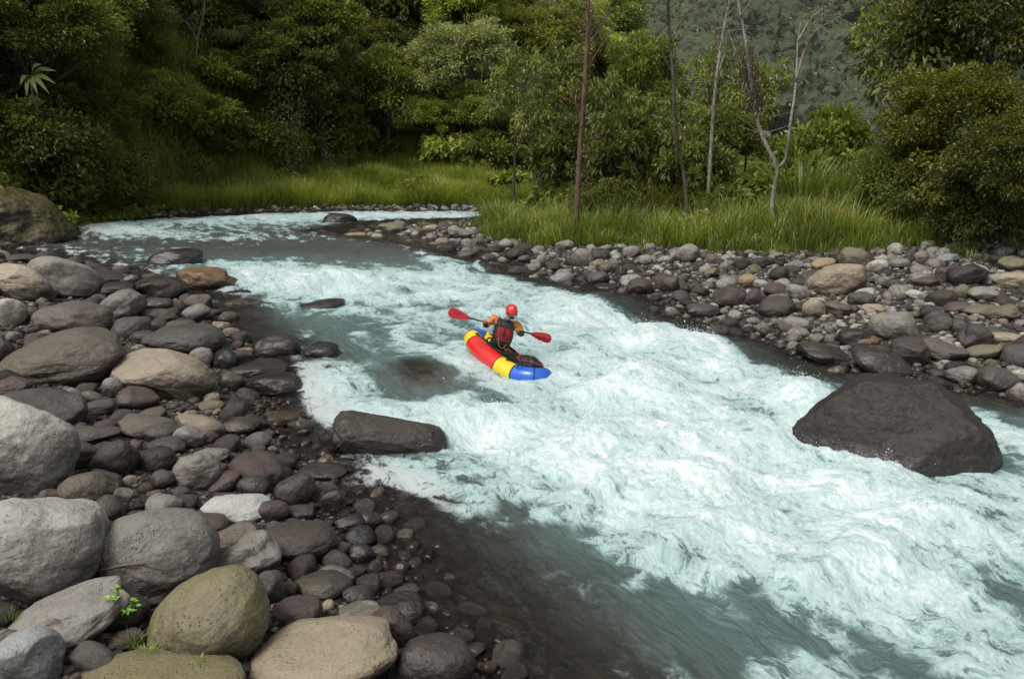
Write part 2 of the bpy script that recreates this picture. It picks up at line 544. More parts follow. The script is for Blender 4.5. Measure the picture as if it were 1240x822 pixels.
POLY_L = wp([(-420, 335), (-150, 318), (0, 310), (60, 318), (130, 332), (200, 352), (262, 372), (262, 400), (300, 424), (312, 455), (318, 490), (335, 535), (385, 590), (432, 622), (452, 660), (476, 710), (512, 760), (560, 822), (620, 905)]) + [(1.6, 3.8), (3.2, 0.5), (4.5, -12), (-70, -12), (-70, 22)]
POLY_R = wp([(395, 287), (470, 296), (530, 303), (560, 316), (620, 334), (700, 350), (790, 373), (850, 392), (950, 425), (1020, 448), (1150, 470), (1240, 480), (1400, 500)]) + [(18, 9), (26, 2), (34, -12), (160, -12), (160, 98), (70, 84), (28, 66), (12, 56)] + wp([(700, 268), (600, 272), (450, 278)])
POLY_F = wp([(-600, 330), (-120, 308), (70, 297), (84, 280), (200, 272), (330, 265), (430, 262), (600, 263), (700, 260)]) + [(32, 60), (70, 72), (160, 90), (400, 900), (-400, 900), (-400, 25)]
POLY_M = [(-400, 10), (-60, 14), (-32, 25), (-22.5, 36.5), (-23.5, 42), (-23, 50), (-20, 58), (-15, 66), (-6, 70), (3, 74), (10, 80), (16, 95), (22, 130), (50, 260), (60, 900), (-400, 900)]
POLY_G = wp([(583, 271), (640, 283), (760, 289), (900, 299), (1040, 303), (1130, 305), (1300, 306)], 0.9) + [(60, 27), (100, 40), (100, 70), (10, 58), (-3, 46)]


def sdist(x, y, poly):
    P = np.array(poly)
    d = np.full(x.shape, 1e9)
    ins = np.zeros(x.shape, bool)
    n = len(P)
    for i in range(n):
        ax, ay = P[i]; bx, by = P[(i + 1) % n]
        ex, ey = bx - ax, by - ay
        t = np.clip(((x - ax) * ex + (y - ay) * ey) / (ex * ex + ey * ey + 1e-9), 0, 1)
        d = np.minimum(d, np.hypot(x - ax - t * ex, y - ay - t * ey))
        c = (ay > y) != (by > y)
        xi = ax + (y - ay) / (by - ay if by != ay else 1e-9) * ex
        ins ^= c & (x < xi)
    return np.where(ins, d, -d)


def ground(x, y, full=False):
    x = np.asarray(x, float); y = np.asarray(y, float)
    wob = 0.35 * fb2(x * 0.9, y * 0.9, 3, 3)
    dl = sdist(x, y, POLY_L) + wob
    dr = sdist(x, y, POLY_R) + wob
    df = sdist(x, y, POLY_F) + wob
    dm = sdist(x, y, POLY_M)
    zl = 0.02 + 0.20 * dl - 0.012 * np.maximum(dl - 4, 0) * 1.0
    zl = np.where(dl > 8, 0.02 + 1.6 - 0.05, np.minimum(zl, 1.55))
    zr = 0.02 + 0.075 * np.minimum(dr, 9) + 0.11 * np.clip(dr - 9, 0, 12)
    zf = 0.03 + 0.09 * np.minimum(df, 4) + 0.22 * np.clip(df - 4, 0, 18)
    dmx = np.maximum(-np.maximum(np.maximum(dl, dr), df), 0)
    bed = -0.9 * sst(0, 4.0, dmx) - 0.05 * dmx.clip(0, 2)
    z = np.where(dl > 0, zl, np.where(dr > 0, zr, np.where(df > 0, zf, bed)))
    z = z + 0.05 * fb2(x * 1.7, y * 1.7, 9, 3) * (z > 0)
    mm = np.maximum(dm, 0)
    mtn = 1.15 * mm - 0.0030 * np.minimum(mm, 180) ** 2 + 4.0 * fb2(x * 0.05, y * 0.05, 21, 3) * sst(0, 20, mm)
    mtn = mtn + 1.5 * np.minimum(mm, 4.5) * sst(-15, -21, x)
    z = z + np.where(dm > 0, np.maximum(mtn, 0), 0)
    if full:
        return z, dl, dr, df, dm
    return z


def g1(x, y):
    return float(ground(np.array([x]), np.array([y]))[0])


def hit(px, py, dz=0.0, floor=None):
    """point on ground (plus dz) seen at a photo pixel"""
    d = ray(px, py)
    t = np.geomspace(3.0, 300.0, 700)
    X = d[0] * t; Y = d[1] * t; Z = H + d[2] * t
    G = ground(X, Y)
    if floor is not None:
        G = np.maximum(G, floor)
    k = np.argmax(Z < G + dz)
    if Z[k] >= G[k] + dz: k = len(t) - 1
    if k > 0:
        a = (Z[k - 1] - G[k - 1] - dz); b = (Z[k] - G[k] - dz)
        f = a / (a - b + 1e-12)
        tt = t[k - 1] + (t[k] - t[k - 1]) * f
    else:
        tt = t[0]
    return np.array([d[0] * tt, d[1] * tt, H + d[2] * tt])


def fan(t0, t1, nc, y0, y1, nr):
    tt = np.linspace(t0, t1, nc); yy = np.geomspace(y0, y1, nr)
    Y, T = np.meshgrid(yy, tt, indexing='ij')
    X = Y * T
    i = np.arange(nr - 1)[:, None] * nc + np.arange(nc - 1)[None]
    Q = np.stack([i, i + 1, i + nc + 1, i + nc], -1).reshape(-1, 4)
    return X.ravel(), Y.ravel(), Q


def grid_terrain():
    xs, ys, Q = fan(-2.2, 2.2, 520, 2.0, 900, 620)
    ys = ys - 0.0
    z, dl, dr, df, dm = ground(xs, ys, True)
    gravel = sst(-0.3, 0.0, dl) + sst(-0.3, 0, dr) * sst(1.0, 0.0, sdist(xs, ys, POLY_G)) * sst(52, 46, ys) + sst(-.3, 0, df) * sst(5, 4, df)
    gravel = np.clip(gravel, 0, 1)
    me = mesh_np('ground', np.stack([xs, ys, z], -1), Q, M_GROUND, True, {'gravel': gravel})
    o = link('ground', me); tag(o, kind='structure')
    # ground under and behind the photographer
    n = 60
    X, Y = np.meshgrid(np.linspace(-12, 12, n), np.linspace(-12, 2.3, n), indexing='ij')
    X = X.ravel(); Y = Y.ravel()
    i = np.arange(n - 1)[:, None] * n + np.arange(n - 1)[None]
    Q = np.stack([i, i + n, i + n + 1, i + 1], -1).reshape(-1, 4)
    me = mesh_np('near_ground', np.stack([X, Y, ground(X, Y) - 0.01], -1), Q, M_GROUND, True, {'gravel': np.ones(n * n)})
    tag(link('ground', me), kind='structure')


grid_terrain()

# ------------------------------------------------------------------ river water
FD = np.array([0.53, -0.848])            # downstream direction
FN = np.array([0.848, 0.53])


def upx(px, py):
    return atZ(px, py, 0)


# foam strokes: photo px position on the river surface, radii in px, tilt deg, weight -> converted to world
STROKES = [
    (300, 274, 150, 4, -2, .55), (130, 286, 70, 4, 3, .55), (500, 269, 70, 2.5, 0, .6), (220, 296, 120, 4, 0, .2),
    (345, 350, 60, 12, 8, .55), (380, 338, 45, 7, 5, .4), (250, 372, 22, 5, 0, .4), (420, 352, 45, 8, 10, .35), (300, 330, 40, 5, 5, .3),
    (480, 350, 60, 10, 10, .25), (600, 326, 60, 7, 10, .55), (545, 345, 60, 9, 12, .40), (640, 345, 70, 13, 15, .40), (520, 320, 30, 6, 0, .35),
    (740, 400, 80, 20, 15, .45), (690, 385, 60, 14, 10, .3), (810, 408, 50, 14, 20, .3), (855, 440, 100, 26, 20, .40), (760, 470, 100, 30, 10, .35),
    (650, 505, 110, 18, 5, .45), (550, 500, 60, 10, 5, .35), (395, 470, 35, 22, 30, .45), (400, 500, 50, 16, 20, .35), (600, 540, 110, 18, 10, .4), (470, 580, 60, 14, 10, .35),
    (700, 560, 140, 34, 15, .40), (900, 560, 150, 40, 22, .40), (990, 600, 120, 30, 18, .40), (800, 620, 180, 40, 18, .30), (1100, 640, 150, 32, 18, .35),
    (950, 690, 230, 40, 20, .18), (1130, 730, 130, 40, 22, .25), (430, 595, 45, 14, 18, .35), (1205, 512, 50, 12, 25, .5), (1230, 545, 40, 12, 30, .4),
    (940, 480, 50, 14, 30, .25), (960, 520, 30, 30, 0, .3), (560, 610, 80, 16, 15, .15), (1060, 578, 70, 12, 8, .3),
    (370, 545, 30, 12, 20, .35),
    # clearer, darker patches
    (350, 312, 130, 9, 0, -.45), (450, 312, 60, 10, 8, -.45), (150, 300, 120, 6, 0, -.3), (600, 352, 25, 5, 15, -.2), (500, 330, 45, 6, 15, -.25),
    (745, 366, 55, 10, 12, -.7), (800, 385, 40, 7, 20, -.45), (470, 402, 70, 18, 8, -.16), (400, 395, 60, 14, 0, -.18), (505, 458, 46, 14, 5, -.55), (480, 440, 60, 12, 10, -.12),
    (590, 482, 60, 9, 20, -.35), (640, 487, 45, 6, 10, -.30), (560, 430, 30, 18, 40, -.1),
    (600, 700, 110, 34, 30, -.32), (700, 770, 100, 26, 30, -.2), (520, 660, 60, 30, 30, -.25), (640, 640, 60, 14, 20, -.25), (830, 800, 110, 22, 28, -.25), (620, 800, 120, 46, 20, -.4),
    (1200, 700, 70, 22, 25, -.30), (740, 492, 30, 10, 5, -.22), (900, 495, 50, 12, 20, -.22), (800, 430, 30, 8, 10, -.15), (890, 610, 60, 12, 20, -.15), (860, 740, 120, 20, 22, -.2), (1100, 800, 120, 18, 22, -.12),
    (870, 400, 60, 9, 22, -.35), (930, 435, 50, 9, 22, -.35), (1190, 560, 50, 12, 15, -.4), (300, 400, 60, 14, 0, -.35), (330, 480, 30, 30, 0, -.25), (690, 600, 60, 10, 20, -.1),
]
# bumps: px, py, radius across m, radius along m, height m
BUMPS = [
    (500, 452, 0.85, 0.8, .26), (478, 470, 0.9, 0.45, -.14), (600, 505, 1.9, 0.45, .22), (640, 486, 1.6, 0.45, -.22), (745, 368, 1.2, 0.9, .28), (770, 388, 1.2, 0.5, -.22),
    (600, 330, 1.6, 0.6, .26), (540, 328, 1.0, 0.8, .18), (565, 345, 1.4, 0.7, -.12), (700, 420, 1.5, 0.9, .30), (840, 430, 1.7, 0.9, .32), (760, 470, 1.6, 0.8, .22),
    (700, 540, 1.8, 0.5, .2), (860, 540, 1.6, 0.6, .24), (962, 492, 0.75, 0.8, .50), (940, 520, 0.5, 0.6, -.12), (1010, 585, 1.5, 0.35, .14), (1090, 580, 1.0, 0.3, .10), (395, 470, 0.7, 0.6, .16),
    (400, 345, 1.6, 0.8, .18), (350, 320, 1.4, 1.2, .12), (880, 640, 1.0, 0.35, .13), (1020, 690, 1.2, 0.3, .12), (700, 620, 0.9, 0.3, .08), (1120, 620, 1.2, 0.35, .12),
    (560, 600, 0.8, 0.3, .07), (300, 276, 3, 1.5, .25), (140, 284, 3, 1.5, .2),
]
# the chute the raft slides down
KC = upx(612, 446)


def px_metric(px, py, r):
    p = upx(px, py); q = upx(px + r, py)
    return abs(q[0] - p[0])


def water_fields(x, y, fine=True):
    z, dl, dr, df, dm = ground(x, y, True)
    edge = np.maximum(-np.maximum(np.maximum(dl, dr), df), 0)
    u = x * FD[0] + y * FD[1]
    v = x * FN[0] + y * FN[1]
    # slight meander
    vv = v + 0.35 * fb2(u * 0.35, v * 0.25, 41, 2)
    ww = u + 0.5 * fb2(u * 0.4, v * 0.5, 43, 2)
    turb = sst(0.1, 2.6, edge) * (0.25 + 0.75 * sst(31, 24, y)) + 0.3 * sst(40, 45, y) * sst(0.2, 2, edge)
    X, Y2, _ = project(np.stack([x, y, np.zeros_like(x)], -1))
    f = 0.15 + 0.24 * sst(0.3, 4.0, edge) * sst(30, 24, y) + 0.1 * sst(40, 46, y)
    for (a, b, rx, ry, ang, w) in STROKES:
        ca, sa = math.cos(math.radians(ang)), math.sin(math.radians(ang))
        dx = X - a; dy = Y2 - b
        e = ((dx * ca + dy * sa) / rx) ** 2 + ((-dx * sa + dy * ca) / ry) ** 2
        f = f + (w if w > 0 else w * .75) * np.exp(-e * 0.8)
    calm = np.clip(1.15 - 1.3 * np.clip(0.55 - f, 0, 1) * 1.6, 0.15, 1)
    h = np.zeros_like(x)
    # large haystacks and holes
    r1 = 1 - np.abs(pn2(ww * 0.55, vv * 0.42, 51)) * 2
    r2 = 1 - np.abs(pn2(ww * 1.25 + 3, vv * 0.95, 53)) * 2
    r3 = 1 - np.abs(pn2(ww * 2.8, vv * 2.2 + 9, 55)) * 2
    big = fb2(ww * 0.5 + 7, vv * 0.4, 57, 2)
    h += turb * calm * (0.13 * r1 + 0.22 * big + 0.055 * r2 + 0.022 * r3)
    h -= turb * calm * 0.07
    if fine:
        r4 = 1 - np.abs(pn2(ww * 6.1, vv * 5.0, 61)) * 2
        r5 = 1 - np.abs(pn2(ww * 13.0, vv * 11.0, 63)) * 2
        near = sst(22, 9, y)
        h += turb * calm * (0.018 * r4 + 0.011 * r5 * near)
        rip = 0.035 * fb2(u * 1.1, v * 1.7, 65, 4, .55) + 0.014 * (1 - 2 * np.abs(pn2(u * 3.2 + v, v * 4.4, 66)))
        rip = rip + 0.035 * (fb2(u * .55 + .6 * v, v * 2.0, 68, 4, .55) * sst(2.8, 1.2, edge) + .3 * (1 - 2 * np.abs(pn2(u * 1.1 + v, v * 3.6, 69))) * sst(3.2, 1.6, edge))
        h += rip * sst(0, 0.8, edge) * (1 + 1.5 * sst(22, 32, y))
        h += turb * calm * near * 0.010 * pn2(ww * 28, vv * 26, 67)
    for (a, b, ra, rl, amp) in BUMPS:
        p = upx(a, b)
        du = (x - p[0]) * FD[0] + (y - p[1]) * FD[1]
        dv = (x - p[0]) * FN[0] + (y - p[1]) * FN[1]
        h += amp * np.exp(-(du / rl) ** 2 - (dv / ra) ** 2)
    # chute at the raft: flatten turbulence, tilt
    kx, ky = x - KC[0], y - KC[1]
    k = np.exp(-(kx ** 2 + ky ** 2) / 1.7)
    along = kx * 0.68 - ky * 0.73
    h = h * (1 - 0.85 * k) + k * (-0.20 * along + .05)
    foamn_k = .35 * np.exp(-((np.hypot(kx * .68 - ky * .73, (kx * .73 + ky * .68) * 1.7) - 1.25) / .28) ** 2)
    base = 0.012 * (y - 14).clip(0, 30)
    foamn = f + foamn_k + 0.30 * (r1 * r2 - 0.35) * turb + 0.10 * r3 * turb + 0.5 * np.clip(h - 0.1, -0.1, 0.3) * turb
    foamn += 0.20 * fb2(u * 0.7, v * 1.6, 71, 3) * sst(0, 1, edge)
    foamn -= 0.55 * sst(1.0, 0.1, edge) + 0.5 * sst(1.6, 0.4, -dr)
    foamn += 0.22 * sst(.35, .8, pn2(u * 1.3, v * 2.4, 73) + .35) * sst(22, 30, y)
    foamn += .34 * fb2(u * .35 + 5, v * .9, 77, 3) * turb + .16 * fb2(u * 1.1 + 5, v * 2.2, 78, 3) * turb
    foamn = np.where(foamn > 0.3, 0.3 + 0.46 * np.tanh((foamn - 0.3) / 0.55), foamn)
    teal = sst(0.3, 2.6, np.where(dl > dr, edge + 0.0, edge + 0.5)) * np.clip(0.35 + 0.65 * sst(34, 26, y) + 0.4 * sst(38, 44, y), 0, 1)
    teal *= 1 - 0.85 * np.exp(-(((X - 600) * .88 + (Y2 - 740) * .47) / 170) ** 2 - ((-(X - 600) * .47 + (Y2 - 750) * .88) / 75) ** 2)
    ro = np.exp(-((X - 508) / 38) ** 2 - ((Y2 - 458) / 13) ** 2)
    teal *= 1 - .85 * ro
    dep = np.maximum(-z, 0) * (1 - 0.9 * ro) + 0.02
    return base + h * sst(-0.2, 0.8, edge + 0.1), foamn, teal, dep, u, v


def make_water():
    xs, ys, Q = fan(-0.95, 1.05, 1500, 3.0, 72, 1050)
    h, foam, teal, dep, u, v = water_fields(xs, ys)
    keep = (ground(xs, ys) < 0.6)
    Q = Q[keep[Q].any(1)]
    used = np.zeros(len(xs), bool); used[Q.ravel()] = True
    remap = np.cumsum(used) - 1
    Q = remap[Q]
    V = np.stack([xs, ys, h], -1)[used]
    me = mesh_np('river', V, Q, M_WATER, True, {'foam': foam[used], 'teal': teal[used], 'depth': dep[used], 'flow': np.stack([u, v, 0 * u], -1)[used]})
    o = link('river', me); tag(o, kind='structure')
    return xs[used], ys[used], h[used], foam[used]


WX, WY, WZ, WF = make_water()


def wz(x, y):
    return float(water_fields(np.array([x]), np.array([y]))[0][0])


# ------------------------------------------------------------------ stones
def ico(sub):
    bm = bmesh.new()
    bmesh.ops.create_icosphere(bm, subdivisions=sub, radius=1.0)
    V = np.array([v.co[:] for v in bm.verts]); Fc = np.array([[v.index for v in f.verts] for f in bm.faces])
    bm.free()
    return V, Fc


ICO = {k: ico(k) for k in (2, 3, 4, 5, 6, 7)}


def rock_shape(V, seed, ang=0.5, nse=1.0):
    r = np.random.default_rng(seed)
    n = r.uniform(2.0, 2.45)
    ang0 = ang; ang = ang * (0.55 if ang < .7 else .85)
    P = V / (np.abs(V) ** n).sum(1)[:, None] ** (1 / n)
    # taper / egg
    P[:, 1:] *= (1 + 0.22 * r.uniform(-1, 1) * P[:, :1])
    P[:, 2] *= (1 + 0.15 * r.uniform(-1, 1) * P[:, 1])
    k = int(3 + 7 * ang)
    for _ in range(k):
        d = r.normal(size=3); d /= np.linalg.norm(d)
        lim = r.uniform(0.62, 0.92) + (1 - ang) * 0.12
        e = P @ d - lim
        sft = np.where(e > 0, e, 0)
        P -= d[None] * (sft * (0.55 + 0.4 * ang))[:, None]
    o = r.uniform(0, 100, 3)
    d = 0.17 * pn3(V * 1.1 + o, seed) * (0.6 + ang) + 0.045 * pn3(V * 2.6 + o, seed + 1) * (0.5 + ang * 1.3) + 0.014 * nse * pn3(V * 6 + o, seed + 2) + 0.006 * nse * pn3(V * 14 + o, seed + 3)
    if len(V) > 3000:
        d += 0.003 * nse * pn3(V * 32 + o, seed + 4)
    P = P * (1 + d)[:, None]
    ext = (P.max(0) - P.min(0)) / 2
    P = (P - (P.max(0) + P.min(0)) / 2) / ext
    return P


PAL = {
    'grey': (0.20, 0.188, 0.168), 'pale grey': (0.36, 0.345, 0.31), 'dark grey': (0.095, 0.086, 0.078), 'brown': (0.155, 0.118, 0.088),
    'dark brown': (0.085, 0.063, 0.05), 'maroon': (0.12, 0.072, 0.064), 'tan': (0.29, 0.24, 0.175), 'ochre': (0.27, 0.2, 0.095),
    'lichen': (0.20, 0.175, 0.095), 'olive': (0.185, 0.17, 0.095), 'whitish': (0.38, 0.385, 0.37), 'black': (0.042, 0.036, 0.032), 'blue grey': (0.27, 0.285, 0.28), 'rusty': (0.22, 0.12, 0.05),
}
for k_ in PAL:
    a_ = np.array(PAL[k_]); l_ = a_ @ np.array([.3, .6, .1]); s_ = .62 if k_ in ('maroon', 'brown', 'dark brown') else .8
    PAL[k_] = tuple((l_ + (a_ - l_) * s_) * (.86 if l_ > .18 else .68) * np.array([1.0, .985, .95]))

ROCKS = []   # (px,py,w,h,depth, phrase)


def add_rock(px, py, w, h, rot, col, label, ang=0.4, moss=0.0, wet=0.0, streak=0.0, name='boulder', depthf=0.85, seed=None, lift=0.5, group=None, nse=1.0, cat=None):
    seed = seed if seed is not None else int(px * 7 + py * 13)
    r = random.Random(seed)
    # estimate position: centre sits lift*c above the ground
    c = 0.3
    if seed == 77: col = 'black'
    for _ in range(4):
        P = hit(px, py, dz=lift * c, floor=-0.05)
        dep = project(P)[2]
        a = w / 2 / F * dep
        b = a * depthf
        hh = h / 2 / F * dep
        thd = TH + math.atan((py - 411) / F)
        c = math.sqrt(max(hh * hh - (b * math.sin(thd)) ** 2, (0.45 * hh) ** 2)) / math.cos(thd)
        b = min(b, 1.3 * c + 0.6 * a)
    wpx = w
    sub = 7 if wpx > 90 else 6 if wpx > 36 else 5 if wpx > 18 else 4
    V, Fc = ICO[sub]
    S = rock_shape(V, seed, ang, nse)
    if seed == 88:
        r_ = np.linalg.norm(V[:, 1:], axis=1)
        xx = np.sign(V[:, 0]) * np.abs(V[:, 0]) ** .62
        k_ = (1 - np.abs(V[:, 0]) ** 5.0).clip(.02) ** .30 / (r_ + 1e-6)
        S = np.stack([xx, V[:, 1] * k_, V[:, 2] * k_], -1) * (1 + .05 * pn3(V * 2.2, 3) + .03 * pn3(V * 5, 4) + .012 * pn3(V * 13, 5))[:, None]
        S[:, 1:] *= (1 - .12 * S[:, :1])
        S /= (S.max(0) - S.min(0)) / 2
    if seed == 77:
        for nn_, lim in (((.72, 0, .7), .70), ((-.78, 0, .62), .76), ((.12, -.75, .65), .58), ((.95, -.2, .2), .82), ((-.4, -.8, .4), .66), ((-.1, .1, .99), .78), ((.5, -.8, .3), .72)):
            nn_ = np.array(nn_) / np.linalg.norm(nn_)
            e_ = S @ nn_ - lim
            S -= nn_[None] * (np.maximum(e_, 0) * .9)[:, None]
        S *= (1 + .045 * pn3(S * 1.8, 3) + .035 * pn3(S * 4.1, 4) + .016 * pn3(S * 9.3, 5) + .009 * pn3(S * 20, 6) + .005 * pn3(S * 45, 7))[:, None]
        S /= (S.max(0) - S.min(0)) / 2
    S = S * np.array([a, b, c])
    ya = math.atan2(P[0], P[1])
    R = np.array((Matrix.Rotation(-ya, 3, 'Z') @ Matrix.Rotation(math.radians(rot), 3, 'Y')).to_3x3())
    S = S @ R.T
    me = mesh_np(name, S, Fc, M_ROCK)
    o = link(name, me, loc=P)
    k = r.uniform(0.9, 1.1) * (.6 if seed == 77 else 1)
    cc = PAL[col]
    o.color = (cc[0] * k, cc[1] * k, cc[2] * k * r.uniform(0.96, 1.04), 1)
    o['moss'] = float(moss); o['wet'] = float(wet); o['streak'] = float(streak)
    if seed == 77: o.color = (.024, .018, .015, 1); o['wet'] = .15
    tag(o, label, cat or name.replace('_', ' '), group)
    ROCKS.append((px, py, w, h, dep, label, P, max(a, b)))
    return o


GL = 'stones piled on the left bank'
GR = 'stones on the right cobble bar'
GW = 'rocks standing in the river'
B = 'boulder'; S_ = 'stone'
